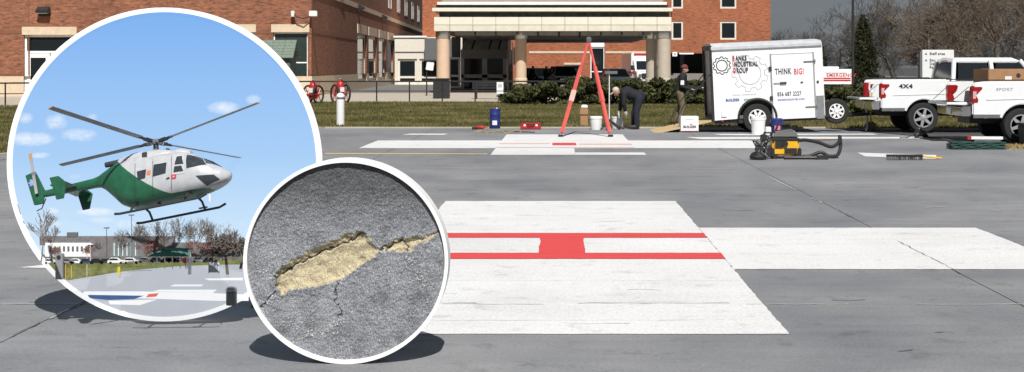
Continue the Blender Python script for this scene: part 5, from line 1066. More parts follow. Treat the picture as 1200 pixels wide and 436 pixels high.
def band(name, top, bot, y0, y1, m):
    xs = sorted({p[0] for p in top+bot}|set(np.linspace(20, 345, 60))); mb = MB(); prev = None
    for x in xs:
        a_ = float(np.interp(x, [p[0] for p in top], [p[1] for p in top])); b_ = float(np.interp(x, [p[0] for p in bot], [p[1] for p in bot])) if bot else 1e9
        h_ = 178.4**2-(x-193)**2
        if h_ <= 0: continue
        c_ = 192.5+math.sqrt(h_); a_ = min(a_, c_-.02); b_ = min(b_, c_); cur = [(ux(x), -y1, uz(a_)), (ux(x), -y1, uz(b_)), (ux(x), -y0, uz(b_)), (ux(x), -y0, uz(a_))]
        if prev: mb.add(prev+cur, [(0, 1, 5, 4), (1, 2, 6, 5), (2, 3, 7, 6), (3, 0, 4, 7)])
        prev = cur
    return mb.build(name, m, bd)
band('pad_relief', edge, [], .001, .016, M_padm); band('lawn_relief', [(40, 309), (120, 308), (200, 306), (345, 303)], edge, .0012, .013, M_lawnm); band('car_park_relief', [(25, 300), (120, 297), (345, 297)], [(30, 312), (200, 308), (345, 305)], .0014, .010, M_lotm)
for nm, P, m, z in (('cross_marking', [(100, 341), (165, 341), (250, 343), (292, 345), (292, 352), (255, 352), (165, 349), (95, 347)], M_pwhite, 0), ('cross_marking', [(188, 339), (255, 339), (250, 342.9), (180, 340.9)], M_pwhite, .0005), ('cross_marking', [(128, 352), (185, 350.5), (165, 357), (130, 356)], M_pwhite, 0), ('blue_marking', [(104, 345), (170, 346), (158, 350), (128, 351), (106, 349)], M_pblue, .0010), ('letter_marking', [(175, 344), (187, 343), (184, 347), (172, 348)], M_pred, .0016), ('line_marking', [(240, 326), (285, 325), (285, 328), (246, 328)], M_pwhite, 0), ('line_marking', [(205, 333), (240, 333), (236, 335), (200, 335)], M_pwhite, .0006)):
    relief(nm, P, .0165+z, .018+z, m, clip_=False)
# model buildings, trees, cars and posts in low relief along the horizon
def bb_(mb, x0, x1, y0, y1, a, b): return mb.bb(ux(x0)+C1.x, ux(x1)+C1.x, D1-b, D1-a, uz(y1), uz(y0))
t = thing('model_hospital', (UX(130), D1-.02, uz(300)), 'long low grey and white building on the horizon of the large round board', 'model building')
def lb(nm, x0, x1, y0, y1, dp, m): return MB().bb(ux(x0)-ux(130), ux(x1)-ux(130), -.004, .0195, uz(y1)-uz(300), uz(y0)-uz(300)).build(nm, m, t, M=T(0, -dp, 0))
M_far = mat('model_slate', (.17, .16, .165), .9, var=.2, scale=30)
lb('roof', 48, 205, 276.5, 287, .0, M_far); lb('wall', 55, 108, 284, 300, .004, M_white); lb('wall', 133, 163, 283, 300, .003, mat('model_glass', (.16, .20, .20), .5)); lb('wall', 108, 133, 287, 300, .002, M_far); lb('roof_unit', 80, 92, 272, 277, .003, M_dgrey); lb('wall', 163, 300, 284, 300, .001, M_far)
for i in range(9): lb('window', 60+i*5.2, 62.5+i*5.2, 288, 294, .0055, M_dgrey)
for i in range(6): lb('mullion', 135+i*5, 135.8+i*5, 284, 299, .0045, M_white)
def mini_tree(px, py, h, kd, tm, label, rz, dp=.03, fl=.35, rmin=.05):
    segs_key = (kd, tm.name, rmin)
    if segs_key not in TREES:
        segs = grow(*kd[:2], **dict(kd[2])); top = max(s_[1].z for s_ in segs); TREES[segs_key] = (seg_mesh('trunk', [s_ for s_ in segs if s_[4] < 2], tm, 6, .03), seg_mesh('crown', [s_ for s_ in segs if s_[4] >= 2], tm, 3, rmin), top)
    a_, b_, top = TREES[segs_key]; t = thing('model_tree', (UX(px), D1-dp, uz(py)), label, 'model tree', 'model trees on the large round board'); s_ = h*S1/top; t.scale = (s_, s_*fl, s_)
    for nm, me in (('trunk', a_), ('crown', b_)): c_ = link(nm, me, t); c_.rotation_euler = (0, 0, rz)
m1, m2, m3 = K(71, spread=.7, levels=4, up=.4, r0=.013), K(82, spread=.95, levels=5, up=.1, trunk=.18), K(93, spread=.5, levels=4, up=.6, r0=.013)
M_tw1 = mat('model_twig_grey', (.21, .175, .15), .9); M_tw2 = mat('model_twig_red', (.26, .14, .125), .9); M_tw3 = mat('model_twig_dark', (.14, .115, .10), .9)
for px, py, h, kd, tm, rz, rm, lb_ in ((50, 306, 62, m3, M_tw1, .4, .035, 'grey bare model tree at the left rim of the round board'), (62, 303, 40, m3, M_tw1, 1, .035, 'short grey bare model tree beside the left rim tree'), (110, 303, 17, m2, M_tw2, 2, .05, 'small reddish model tree before the white model building'), (70, 303, 15, m2, M_tw2, 3, .05, 'small reddish model tree at the left end of the white model building'),
     (172, 304, 23, m2, M_tw2, .9, .05, 'reddish model tree left of the green model canopy'), (186, 303, 24, m2, M_tw2, 2.7, .05, 'reddish model tree behind the green model canopy'), (244, 306, 24, m2, M_tw2, 4.1, .05, 'reddish model tree right of the white model post'), (232, 304, 23, m2, M_tw2, 1.6, .05, 'reddish model tree directly behind the white model post'),
     (268, 320, 48, m2, M_tw3, 3.3, .06, 'broad dark model tree near the right rim'), (283, 314, 38, m2, M_tw3, 5.1, .06, 'dark model tree touching the right rim'),
     (160, 300, 40, m3, M_tw1, 0, .03, 'slim model tree under the rear skid of the helicopter'), (178, 300, 38, m1, M_tw1, 1, .03, 'model tree under the middle of the helicopter'), (197, 300, 44, m1, M_tw1, 2, .03, 'tall model tree under the cabin of the helicopter'), (213, 300, 48, m3, M_tw1, 3, .03, 'tallest slim model tree under the helicopter nose'), (228, 300, 46, m1, M_tw1, 4, .03, 'tall model tree below the far skid tip'), (243, 300, 46, m3, M_tw1, 5, .03, 'tall slim model tree right of the far skid tip'), (257, 300, 40, m1, M_tw1, 6, .03, 'bare model tree behind the broad dark one'), (146, 300, 22, m1, M_tw1, 2.5, .04, 'low model tree left of the rear skid'), (274, 303, 36, m3, M_tw1, 1.5, .04, 'thin model tree behind the dark right trees'), (120, 300, 17, m1, M_tw3, 1.5, .05, 'lowest model tree on the horizon near the model lamp pole')):
    mini_tree(px, py, h, kd, tm, lb_, rz, dp=.022 if py < 303 else .03, rmin=rm)
for i in range(12):
    px = (140, 152, 165, 171, 190, 204, 220, 236, 250, 262, 279, 132)[i]; mini_tree(px, 301, (26, 34, 40, 30, 36, 42, 40, 44, 38, 36, 30, 20)[i], (m3, m1)[i % 2], M_tw1, 'thin bare model tree in the row behind the model car park', i*1.1, dp=.021, rmin=.03)
def mini_car(px, py, wpx, paint, label, rz=0):
    s_ = wpx*S1/4.5; t = thing('model_car', (UX(px), D1-.030, uz(py)), label, 'model car', 'model cars on the large round board'); t.scale = (s_, s_*.6, s_)
    sec_ = [(-2.2, .35), (-2.22, .9), (-1.9, 1.0), (-1.5, 1.62), (.4, 1.62), (1.05, 1.02), (2.0, .9), (2.2, .6), (2.15, .35)]
    section_loft([[(x*.98, y, .35+(z-.35)*k_) for x, z in sec_] for y, k_ in ((-.92, .95), (-.8, 1), (.8, 1), (.92, .95))]).build('body', paint, t, bevel=.03)
    MB().prism([(-1.75, 1.03), (-1.42, 1.52), (.32, 1.52), (.85, 1.03)], 'y', -.94, -.90).build('windows', M_glass, t)
    for x in (-1.35, 1.4): MB().lathe([(.36, -.1), (.36, .1)], (x, -.9, .36), 'y', 14).build('wheel', M_rubber, t)
cars = [(62, P_wht), (172, P_sil), (248, P_blk), (82, P_sil), (92, P_wht), (104, P_blu), (116, P_blk), (127, P_grey), (138, P_wht), (156, P_wht), (186, P_blu), (199, P_blk), (212, P_sil), (205, P_red), (235, P_sil)]
cl_ = ['white model car nearest the left rim post', 'silver model car just left of the green canopy', 'black model car beside the grey flat model sign', 'silver model car right of the grey model pillar', 'white model car beside the silver one, below the white model building', 'dark blue model car below the white model building', 'black model car left of the dark grey one', 'dark grey model car in the middle of the row', 'white model car left of the bigger white one', 'bigger white model car near the green canopy', 'blue model car under the left part of the green canopy', 'black model car under the green canopy', 'silver model car beside the white model post', 'red model car under the green canopy', 'silver model car right of the white model post']
for i, (px, pt) in enumerate(cars): mini_car(px, 308.5-(px > 170)*1.5, (20 if px in (138, 156) else 17), pt, cl_[i])
t = thing('model_canopy', (UX(201), D1-.055, uz(311)), 'green roofed open shelter with thin posts on the large round board', 'model shelter'); mm = lambda px: ux(px)-ux(201); mz = lambda py: uz(py)-uz(311)
M_gr = mat('canopy_green', (.028, .13, .095), .6, var=.15)
MB().hexa([(mm(176), -.02, mz(299)), (mm(226), -.02, mz(298)), (mm(226), .04, mz(298)), (mm(176), .04, mz(299))], [(mm(188), .0, mz(293)), (mm(226), .0, mz(291)), (mm(226), .03, mz(291)), (mm(188), .03, mz(293))]).build('roof', M_gr, t); MB().bb(mm(196), mm(222), 0, .03, mz(292), mz(289.5)).build('roof_monitor', M_gr, t)
for px in (178, 187, 196, 205, 214, 222): MB().bb(mm(px), mm(px+1), -.014, -.009, mz(313), mz(298.5)).build('post', M_whitep, t)
t = thing('model_post', (UX(225), D1-.03, uz(320)), 'white gate post on the large round board', 'model post'); MB().bb(-.008, .008, -.035, -.012, 0, 29*S1).build('post', M_whitep, t); MB().bb(-.009, .009, -.037, -.011, 29*S1, 30*S1).build('cap', M_dgrey, t)
t = thing('model_stop_sign', (UX(220.5), D1-.064, uz(313)), 'tiny red stop sign beside the white model post', 'model sign'); MB().lathe([(3.6*S1, -.004), (3.6*S1, 0)], (0, 0, 9.5*S1), 'y', 8).build('plate', M_red, t); MB().bb(-.002, .002, 0, .003, 0, 8*S1).build('post', M_grey, t)
t = thing('model_pillar', (UX(73), D1-.03, uz(326)), 'grey pillar with dark round emblem at the left of the round board', 'model pillar'); MB().bb(-4.5*S1, 4.5*S1, -.03, .02, 0, 30*S1).build('shaft', mat('pillar_grey', (.24, .25, .26), .8), t, bevel=.004); MB().lathe([(2.4*S1, -.034), (2.4*S1, -.030)], (-.3*S1, 0, 26*S1), 'y', 16).build('emblem', M_ink, t)
t = thing('model_sign_board', (UX(253), D1-.03, uz(319)), 'grey flat sign board near the right rim of the round board', 'model sign'); MB().bb(-6*S1, 5*S1, -.02, -.008, 1*S1, 13*S1).build('panel', mat('sign_grey', (.34, .36, .40), .7), t); MB().bb(5.2*S1, 6.2*S1, -.02, -.008, 0, 13*S1).build('post', M_whitep, t); MB().bb(-6.5*S1, -6.1*S1, -.02, -.008, 0, 13*S1).build('post', M_grey, t)
t = thing('model_fence', (UX(130), D1-.022, uz(325)), 'thin wire fence with yellow posts on the model lawn', 'model fence')
for px, hh in ((79, 22), (86, 22), (104, 30)): MB().bb(ux(px)-ux(130)-.0022, ux(px)-ux(130)+.0022, -.012, -.008, mz(326-(px-79)*.11)-mz(325), mz(326-(px-79)*.11-hh)-mz(325)).build('post', M_yellow if px != 104 else M_stone, t)
MB().bb(ux(140)-ux(130), ux(143)-ux(130), -.016, -.008, mz(325)-mz(325)-mz(320)*0+4*S1, 13*S1).build('marker', mat('marker_yellow', (.6, .5, .02), .6), t)
for dz in (3, 8): MB().tube([(ux(80)-ux(130), -.01, (dz-4)*S1), (ux(145)-ux(130), -.01, (dz+5)*S1), (ux(180)-ux(130), -.01, (dz+6)*S1)], .0012, 4).build('wire', M_dgrey, t)
for i, (px, y0, y1) in enumerate(((127, 267, 306), (156, 252, 307), (108, 286, 307))):
    t = thing('model_lamp_pole', (UX(px), D1-.035, uz(y1)), ['short model lamp pole with double head on the horizon', 'tall thin model pole under the helicopter tail skid', 'pale model lamp pole before the white model building'][i], 'model pole'); MB().tube([(0, 0, 0), (0, 0, (y1-y0)*S1)], .0022, 5).build('shaft', M_dgrey if i < 2 else M_whitep, t); MB().bb(-.018, .018, -.004, .004, (y1-y0)*S1, (y1-y0+1.2)*S1).build('head', M_dgrey if i < 2 else M_whitep, t)
t = thing('model_bollard', (UX(273), D1-.04, uz(356)), 'dark grey domed model bollard at the lower right of the round board', 'model bollard'); b6 = 6.2*S1
MB().lathe([(b6, 0), (b6, 15*S1)], n=20).build('post', M_dgrey, t, smooth=True); MB().lathe([(b6*.9, 15*S1), (b6*.9, 16*S1)], n=20).build('groove', M_black, t); MB().lathe([(b6*1.05, 16*S1), (b6*1.05, 18*S1), (b6*.8, 20.5*S1), (b6*.2, 21.5*S1)], n=20).build('cap', M_grey, t, smooth=True)

# ------------------------------------------------------------ helicopter of the inset (scale model on an added rod before the glowing sky disc)
DH = D1-.75; SH = DH/F
hp = at(194.5, 211.5, DH)
he = thing('helicopter', hp, 'green and white twin-engine rescue helicopter with four grey rotor blades against the blue sky', 'helicopter')
he.rotation_mode = 'QUATERNION'; HR = Matrix.Rotation(R(-18), 3, 'X') @ Matrix.Rotation(R(-10), 3, 'Z') @ Matrix.Rotation(R(-9), 3, 'Y'); he.rotation_quaternion = HR.to_quaternion(); he.scale = (SH,)*3
k = NB('heli_paint'); tcn = k.n('TexCoord'); sp = k.n('SeparateXYZ'); k.l(tcn.outputs['Object'], sp.inputs[0])
pw = k.math('POWER', k.math('MAXIMUM', k.math('MULTIPLY', k.math('SUBTRACT', 14.0, sp.outputs[0]), 1/64), 0.0), 1.35)
lim = k.math('ADD', k.math('MULTIPLY', pw, 50.0), -22.0); dl = k.math('SUBTRACT', lim, sp.outputs[2])
mg = k.ramp(k.math('ADD', k.math('MULTIPLY', dl, .5), .5), [(.4, 0.0), (.6, 1.0)])
n1 = k.noise(tcn.outputs['Object'], .12, 4); wcol = k.ramp(n1, [(.3, (.40, .41, .43)), (.7, (.48, .49, .51))]); gcol = k.ramp(n1, [(.3, (.012, .085, .042)), (.7, (.020, .125, .062))])
k.l(k.mixc(mg, wcol, gcol), k.b.inputs['Base Color']); k.b.inputs['Roughness'].default_value = .35; k.b.inputs['Coat Weight'].default_value = .3; M_heli = k.m
M_hgreen = mat('heli_green', (.014, .092, .047), .4, var=.25, scale=.12, coat=.3); M_hwhite = mat('heli_white', (.45, .46, .48), .4, var=.08, scale=.15); M_hdark = mat('heli_dark', (.03, .032, .034), .5); M_blade = mat('rotor_blade', (.30, .30, .30), .6, var=.15, scale=.1); M_btip = mat('blade_tip', (.42, .24, .10), .6)
SEC = [(72.5, -11, -7, 2.5), (70, -15, -4, 7), (65, -18, 0, 12), (57, -21, 6.5, 17), (46, -23.5, 15, 21), (36, -25, 23.5, 23), (22, -26, 29, 24), (2, -27, 31, 24.5), (-22, -27.5, 32, 24.5), (-38, -26, 32.5, 23), (-48, -20, 32, 20), (-57, -9, 29, 16), (-66, 2, 25, 11), (-73, 7.5, 21.5, 7.5), (-80, 8.5, 20, 5.8), (-108, 9.2, 18.8, 4.9), (-137, 9.8, 17.6, 4)]
SEC = [(a_/.9, b0, b1, w_) for a_, b0, b1, w_ in SEC]; NE = 2.7
def ring_at(A, b0, b1, w_, n=28):
    zc, hz = (b0+b1)/2, (b1-b0)/2; out = []
    for k_ in range(n):
        a_ = 2*math.pi*k_/n; c_, s_ = math.cos(a_), math.sin(a_); out.append((A, w_*math.copysign(abs(c_)**(2/NE), c_), zc+hz*math.copysign(abs(s_)**(2/NE), s_)))
    return out
def interp(A):
    ss = sorted(SEC); xs = [s_[0] for s_ in ss]; return [float(np.interp(A, xs, [s_[j] for s_ in ss])) for j in (1, 2, 3)]
As = sorted(set([s_[0] for s_ in SEC]+list(np.linspace(-80, 80, 41))))
section_loft([ring_at(A, *interp(A)) for A in As]).build('fuselage', M_heli, he, smooth=True)
def skin(A, z, off=.35):
    b0, b1, w_ = interp(A); zc, hz = (b0+b1)/2, (b1-b0)/2; u = min(.985, abs((z-zc)/hz)); return (A, -w_*(1-u**NE)**(1/NE)-off, z)
def patch(name, quad, m, off=.35, n=8, mirror=True, parent=None):
    for sg in (1, -1) if mirror else (1,):
        mb = MB(); V = []
        for i in range(n+1):
            for j in range(n+1):
                u, v = i/n, j/n; p = [(quad[0][c_]*(1-u)+quad[1][c_]*u)*(1-v)+(quad[3][c_]*(1-u)+quad[2][c_]*u)*v for c_ in (0, 1)]; q_ = skin(p[0], p[1], off); V.append((q_[0], q_[1]*sg, q_[2]))
        mb.add(V, [(i*(n+1)+j, (i+1)*(n+1)+j, (i+1)*(n+1)+j+1, i*(n+1)+j+1) for i in range(n) for j in range(n)]); mb.build(name, m, parent or he, smooth=True)
def L2(px, py, near=1):                                              # a point of the helicopter's right side, from where it shows
    dx, dz = px-198, 213-py; c_, s_ = math.cos(R(11)), math.sin(R(11)); return ((dx*c_+dz*s_+9*near)/.9, (-dx*s_+dz*c_-5.5*near)/.97)
def wpatch(name, P, m, off=.35, near=1, n=8): patch(name, [L2(*p, near) for p in P], m, off, n)
M_hg = mat('heli_glass', (.035, .042, .05), .12, spec=.7, var=.3, scale=.2)
wpatch('door_frame', [(204.5, 184.5), (213.5, 183.5), (219, 207), (204.5, 209)], M_hwhite, .25); wpatch('window', [(206.5, 187), (211.5, 186), (216, 196), (206.5, 197)], M_hg, .5); wpatch('window', [(206.5, 199), (214, 198), (217, 204.5), (206.5, 206)], M_hg, .5)
wpatch('window', [(183, 196.5), (197, 194), (198, 206.6), (184.3, 210.4)], M_hg); wpatch('window', [(165.4, 204), (175.5, 201.6), (176, 211.7), (168, 214)], M_hg)
wpatch('windscreen', [(218, 185), (232, 187), (241, 196.5), (222, 202)], M_hg, .4, .8, 10); wpatch('chin_window', [(233.5, 210.8), (251, 208.5), (256.5, 213), (244, 220.5)], M_hg, .4, .7); wpatch('windscreen', [(236, 188), (247, 192), (254, 196.5), (244, 196)], M_hg, .4, .4)
wpatch('emblem', [(205, 208.5), (210, 208), (210, 213), (205, 213.5)], M_inkr, .5, n=3); wpatch('emblem', [(206.4, 210), (208.4, 209.8), (208.4, 211.4), (206.4, 211.6)], M_hwhite, .65, n=2); wpatch('emblem', [(177, 203.5), (181, 203), (181, 208), (177, 208.5)], mat('orange_mark', (.6, .18, .05), .5), .5, n=3); wpatch('lettering', [(199.5, 212), (203, 211), (203, 213), (199.5, 214)], M_ink, .5, n=2)
for A in (-6, 17, -28): MB().strip([skin(A+.3*i, -20+i*4.5, .3)[::2] for i in range(10)], .5, 0, False).build('panel_line', M_hdark, he, M=T(0, -24.6, 0)).scale = (1, 1, 1)
# engine cowling, mast, intake
def dome(A0, A1, z0, z1, w_, n=9):
    ss = []
    for i in range(n):
        u = i/(n-1); f_ = math.sin(math.pi*min(1, max(0, .12+u*.80)))**.5; ss.append([(A0+(A1-A0)*u, w_*f_*math.copysign(abs(math.cos(a_))**.75, math.cos(a_)), z0+(z1-z0)*f_*abs(math.sin(a_))**.75 if math.sin(a_) >= 0 else z0-2) for a_ in np.linspace(0, 2*math.pi, 25)[:-1]])
    return section_loft(ss)
dome(-60, 16, 26, 39.5, 17).build('engine_cowling', M_heli, he, smooth=True); dome(6, 34, 24, 34, 12).build('intake_fairing', M_hwhite, he, smooth=True)
MB().bb(4, 9, -8, 8, 31, 36.5).build('intake', M_hdark, he, bevel=1)
for sy in (-1, 1): MB().lathe([(3.2, -70), (3.6, -52), (3.0, -50)], (0, sy*8, 31), 'x', 14).build('exhaust', M_hdark, he, smooth=True); MB().bb(-20, -14, sy*16.6-.4, sy*16.6+.4, 28, 34).build('vent', M_hdark, he)
MB().lathe([(5, 36), (3.2, 41), (2.6, 48)], (-10, 0, 0), 'z', 14).build('mast', M_hdark, he, smooth=True)
ro = MB().lathe([(3, -2), (7, -1.5), (8.5, .5), (6, 2.8), (2, 4)], n=18).build('rotor_hub', M_grey, he, smooth=True, M=T(-10, 0, 49) @ Matrix.Rotation(R(2), 4, 'Y'))
for i in range(4):
    MR = Matrix.Rotation(R(-18.5+90*i), 4, 'Z') @ Matrix.Rotation(R(-3.2), 4, 'Y')
    MB().tube([(4, 0, 0), (26, 0, 0)], [2.2, 1.6], 8).bb(7, 17, -3.2, 3.2, -1.3, 1.3).build('blade_grip', M_hdark, ro, M=MR)
    MB().prism([(-3.6, 0), (-1.5, .9), (2, .75), (4.2, 0), (2, -.35), (-1.5, -.5)], 'x', 24, 150).build('rotor_blade', M_blade, ro, M=MR @ Matrix.Rotation(R(10), 4, 'X')); MB().prism([(-3.5, 0), (-1.5, .85), (2, .7), (4.1, 0), (2, -.35), (-1.5, -.5)], 'x', 150.1, 157).build('blade_tip', M_btip, ro, M=MR @ Matrix.Rotation(R(10), 4, 'X'))
    MB().tube([(6, 5, -4), (9, 4, 0)], .8, 6).build('pitch_link', M_steel, ro, M=Matrix.Rotation(R(-18.5+90*i), 4, 'Z'))
# tail
FIN = [(-158.6, 41), (-147.3, 43.9), (-137, 18), (-139, 2.3), (-149.3, 2.5)]
fn = MB().prism([(a_/.9, z) for a_, z in FIN], 'y', -1.6, 1.6).build('tail_fin', M_hgreen, he, bevel=.5)
st_ = MB()
for i in range(3): A_ = i*math.pi/3; d_ = Vector((math.cos(A_), math.sin(A_))); n_ = Vector((-d_.y, d_.x)); c_ = Vector((-150.5/.9, 30.5)); st_.prism([tuple(c_+d_*4.6*s0+n_*1.2*s1) for s0, s1 in ((-1, -1), (1, -1), (1, 1), (-1, 1))], 'y', -1.95-.05*i, -1.65)
st_.build('star_emblem', mat('star_blue', (.25, .32, .62), .5), fn)
MB().bb(-116/.9, -98/.9, -30, 30, 12.2, 14).build('stabiliser', M_hgreen, he, bevel=.4)
for sy in (-1, 1): MB().prism([(-116/.9, 22), (-106/.9, 22), (-97/.9, 12), (-101/.9, -6), (-109/.9, -6)], 'y', sy*30-.9, sy*30+.9).build('end_plate', M_hgreen, he, bevel=.3)
tr_ = MB().lathe([(2, -6.5), (2.4, -2)], (-147/.9, 0, 40), 'y', 12).build('tail_rotor', M_grey, he, smooth=True)
MB().box((-147/.9, -5.6, 40), (3.6, .7, 52), Matrix.Rotation(R(-8), 3, 'Y')).build('blade', M_blade, tr_)
MB().box((-147/.9-3.4, -5.6, 62), (3.7, .8, 7), Matrix.Rotation(R(-8), 3, 'Y')).build('blade_tip', M_btip, tr_)
MB().tube([(-136/.9, 0, 8), (-141/.9, 0, -3), (-147/.9, 0, -5)], .7, 6).build('tail_skid', M_hdark, he)
# skids
for sy in (-1, 1):
    MB().tube([(-52, sy*27, -36), (-46, sy*27, -37), (52, sy*27, -37), (60, sy*27, -34)], 1.5, 8).build('skid', M_hdark, he, smooth=True)
    for A in (-32, 34): MB().tube([(A, sy*8, -25), (A, sy*20, -28), (A, sy*27, -36)], 1.4, 8).build('cross_tube', M_hdark, he, smooth=True)
    MB().bb(26, 36, sy*29-2, sy*29+2, -33.5, -32.5).build('step', M_hdark, he)
MB().sphere((58, -4, -21), 2).build('search_light', M_whitep, he, smooth=True); MB().lathe([(1, -27), (1.2, -33), (.3, -37)], (52, 0, 0), 'z', 8).build('antenna', M_whitep, he); MB().sphere((-8, -4, -29), 2.5).build('beacon', M_red, he, smooth=True)
iv = (he.rotation_quaternion.to_matrix().inverted() @ Vector((0, .72, 0)))/SH; MB().tube([(-45, 8, 0), tuple(Vector((-45, 8, 0))+iv)], 2.2, 8).build('mounting_rod', M_steel, he)

# ------------------------------------------------------------ small round inset, built as an added board: broken coating over sandy concrete
D2 = F*H0/(426.2-VY); S2 = D2/F; C2 = at(405.5, 306.2, D2)
b2 = thing('added_inset_board', (C2.x, D2, 0), 'small round white-rimmed inset of cracked asphalt with a sandy gash, built as an added board', 'inset board')
ring_mesh(115.8*S2, 120*S2, -.012, .135).build('rim', M_white, b2, M=T(0, 0, C2.z)); MB().lathe([(116.5*S2, .02), (116.5*S2, .034)], (0, .10, C2.z), 'y', 96).build('back_plate', M_dgrey, b2)
for sx in (-.25, .25): MB().tube([(sx, .14, C2.z*.9), (sx*1.1, .42, .015)], .015, 8).build('strut', M_grey, b2)
G1 = [(321.5, 325), (328, 315), (340, 306), (356, 297), (379, 286), (402, 276), (420, 271), (429, 273), (433, 280), (438, 288), (446, 293), (434, 305), (422, 313), (411, 320), (395, 331), (380, 334), (360, 338), (340, 342), (329, 346), (323, 338)]
G2 = [(446, 293), (452, 286), (462, 281), (474, 279.5), (482, 277), (492, 279), (503, 276), (511, 272), (514, 274), (506, 280), (497, 285), (487, 289), (480, 295), (470, 296), (458, 294), (450, 294)]
CRK = [([(328, 323), (338, 316), (351, 310), (362, 303), (374, 297), (386, 293), (397, 288), (409, 283), (420, 275), (427, 273)], 1.3), ([(322, 342), (316, 350), (309, 358), (306, 362)], .9), ([(395, 331), (392, 345), (394, 357), (399, 366), (397, 374)], .8), ([(511, 273), (517, 272), (523, 270)], .9), ([(452, 294), (458, 286), (466, 283), (474, 284), (477, 295)], 1.2), ([(446, 293), (450, 290), (456, 287)], 1.6)]
step = .85; g = np.arange(-116.4, 116.5, step); GX_, GZ_ = np.meshgrid(g, g); N_ = len(g); PX, PY_ = GX_+405.5, 306.2-GZ_
def vnoise(x, y, sc, seed):
    r = np.random.default_rng(seed); tb = r.random((64, 64)); x, y = x/sc, y/sc; xi, yi = np.floor(x).astype(int), np.floor(y).astype(int); fx_, fy_ = x-xi, y-yi; fx_ = fx_*fx_*(3-2*fx_); fy_ = fy_*fy_*(3-2*fy_); t_ = lambda a, b: tb[a % 64, b % 64]
    return (t_(xi, yi)*(1-fx_)+t_(xi+1, yi)*fx_)*(1-fy_)+(t_(xi, yi+1)*(1-fx_)+t_(xi+1, yi+1)*fx_)*fy_-.5
def seg_dist(x, y, P, closed):
    d = np.full(x.shape, 1e9)
    for i in range(len(P) if closed else len(P)-1):
        a, b = np.array(P[i], float), np.array(P[(i+1) % len(P)], float); ab = b-a; t_ = np.clip(((x-a[0])*ab[0]+(y-a[1])*ab[1])/(ab@ab), 0, 1); d = np.minimum(d, np.hypot(x-a[0]-t_*ab[0], y-a[1]-t_*ab[1]))
    return d
def inside(x, y, P):
    c = np.zeros(x.shape, bool)
    for i in range(len(P)):
        (x0, y0), (x1, y1) = P[i], P[i-1]; c ^= ((y0 > y) != (y1 > y)) & (x < (x1-x0)*(y-y0)/(y1-y0+1e-9)+x0)
    return c
wx_ = PX+vnoise(PX, PY_, 5, 1)*4+vnoise(PX, PY_, 2.2, 2)*2.5; wy_ = PY_+vnoise(PX, PY_, 5, 3)*4+vnoise(PX, PY_, 2.2, 4)*2.5
sd = np.full(PX.shape, -1e9)
for P in (G1, G2): d = seg_dist(wx_, wy_, P, True); sd = np.maximum(sd, np.where(inside(wx_, wy_, P), d, -d))
hgt = vnoise(PX, PY_, 2.4, 5)*.9+vnoise(PX, PY_, 1.3, 6)*.8+vnoise(PX, PY_, 6, 7)*.9+vnoise(PX, PY_, 30, 8)*1.2
ins = sd > 0; dep = np.clip(sd/4.5, 0, 1)*2.6+np.clip(sd/13, 0, 1)*3.0; hgt = np.where(ins, hgt*.9+vnoise(PX, PY_, 9, 9)*3.0-dep, hgt+np.clip(1-(-sd)/5, 0, 1)*.8)
hgt -= np.clip((345-PX)/22, 0, 1)*np.clip(sd/2, 0, 1)*4
gro = np.zeros(PX.shape, bool)
for P, wd in CRK: d = seg_dist(wx_, wy_, P, False); hgt -= np.clip(1-d/(wd*1.5), 0, 1)*3; gro |= d < wd*.55
V = np.stack([(PX-405.5)*S2, -hgt*S2, (306.2-PY_)*S2], -1).reshape(-1, 3); V[:, 1] += 3*S2
rr = np.hypot(GX_, GZ_); ok = rr < 116.2; cell = ok[:-1, :-1] & ok[1:, :-1] & ok[:-1, 1:] & ok[1:, 1:]; ii, jj = np.nonzero(cell); id0 = ii*N_+jj
Fc = np.stack([id0, id0+1, id0+N_+1, id0+N_], 1).astype(np.int32); insf = (sd[ii, jj] > 0) & (sd[ii+1, jj+1] > -.4); grf = gro[ii, jj]
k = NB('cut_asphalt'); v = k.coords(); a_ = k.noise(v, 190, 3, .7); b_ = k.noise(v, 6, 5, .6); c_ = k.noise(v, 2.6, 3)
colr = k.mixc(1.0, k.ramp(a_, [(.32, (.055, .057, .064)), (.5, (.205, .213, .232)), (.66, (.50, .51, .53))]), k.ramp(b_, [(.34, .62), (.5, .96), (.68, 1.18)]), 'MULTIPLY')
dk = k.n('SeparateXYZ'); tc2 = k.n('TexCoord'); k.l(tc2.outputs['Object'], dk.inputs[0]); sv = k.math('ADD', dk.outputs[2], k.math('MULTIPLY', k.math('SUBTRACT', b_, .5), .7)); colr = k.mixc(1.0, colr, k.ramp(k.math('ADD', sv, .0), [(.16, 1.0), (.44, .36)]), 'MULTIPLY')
k.l(colr, k.b.inputs['Base Color']); k.b.inputs['Roughness'].default_value = .8; k.bump(a_, .8, .004); M_cut = k.m
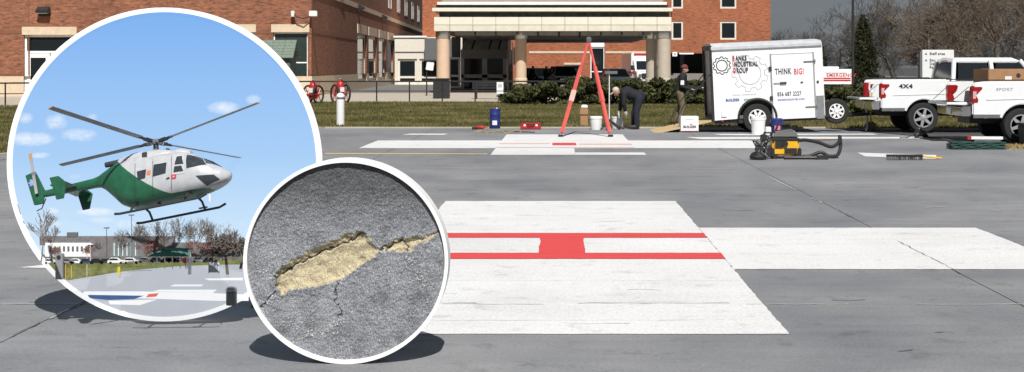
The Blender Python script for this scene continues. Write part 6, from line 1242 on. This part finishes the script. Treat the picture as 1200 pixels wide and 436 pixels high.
k = NB('sandy_concrete'); v = k.coords(); a_ = k.noise(v, 130, 4, .7); b_ = k.noise(v, 18, 4); k.l(k.mixc(1.0, k.ramp(a_, [(.32, (.16, .125, .075)), (.46, (.47, .40, .25)), (.68, (.66, .59, .42))]), k.ramp(b_, [(.3, .75), (.7, 1.1)]), 'MULTIPLY'), k.b.inputs['Base Color']); k.b.inputs['Roughness'].default_value = .95; k.bump(a_, .8, .006); M_sand = k.m
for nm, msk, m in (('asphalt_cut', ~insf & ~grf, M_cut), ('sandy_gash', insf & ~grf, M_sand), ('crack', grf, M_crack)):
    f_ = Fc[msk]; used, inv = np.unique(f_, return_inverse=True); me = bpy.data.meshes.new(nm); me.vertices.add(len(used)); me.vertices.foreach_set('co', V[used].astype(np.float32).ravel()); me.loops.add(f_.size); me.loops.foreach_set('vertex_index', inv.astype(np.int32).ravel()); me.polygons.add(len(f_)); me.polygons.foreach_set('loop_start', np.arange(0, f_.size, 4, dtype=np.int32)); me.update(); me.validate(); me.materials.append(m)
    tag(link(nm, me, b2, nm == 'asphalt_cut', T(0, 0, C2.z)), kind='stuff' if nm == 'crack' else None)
# pale chipped streaks on the asphalt sample
M_chip = mat('pale_chips', (.50, .50, .49), .9, var=.2); r_ = random.Random(9); ch = MB()
for P, n_, sp_ in (([(335, 378), (350, 385), (368, 392), (386, 388)], 60, 4), ([(478, 300), (486, 312), (492, 326), (497, 336)], 45, 2.5), ([(306, 318), (314, 322), (320, 328)], 25, 3), ([(312, 356), (322, 348)], 20, 2), ([(388, 384), (400, 374)], 30, 4)):
    for i in range(n_):
        u = r_.random()*(len(P)-1); a0 = int(min(u, len(P)-2)); f_ = u-a0; x = P[a0][0]*(1-f_)+P[a0+1][0]*f_+r_.gauss(0, sp_); y = P[a0][1]*(1-f_)+P[a0+1][1]*f_+r_.gauss(0, sp_*.7); s_ = r_.uniform(.4, 1.4)
        ix, iz = int(round((x-405.5+116.4)/step)), int(round((306.2-y+116.4)/step)); yy = V[iz*N_+ix][1]; ch.box(((x-405.5)*S2, yy-.001, (306.2-y)*S2), (s_*1.5*S2, .006, s_*S2), Matrix.Rotation(r_.uniform(0, 3), 3, 'Y'))
tag(ch.build('pale_chips', M_chip, b2, M=T(0, 0, C2.z)), kind='stuff')
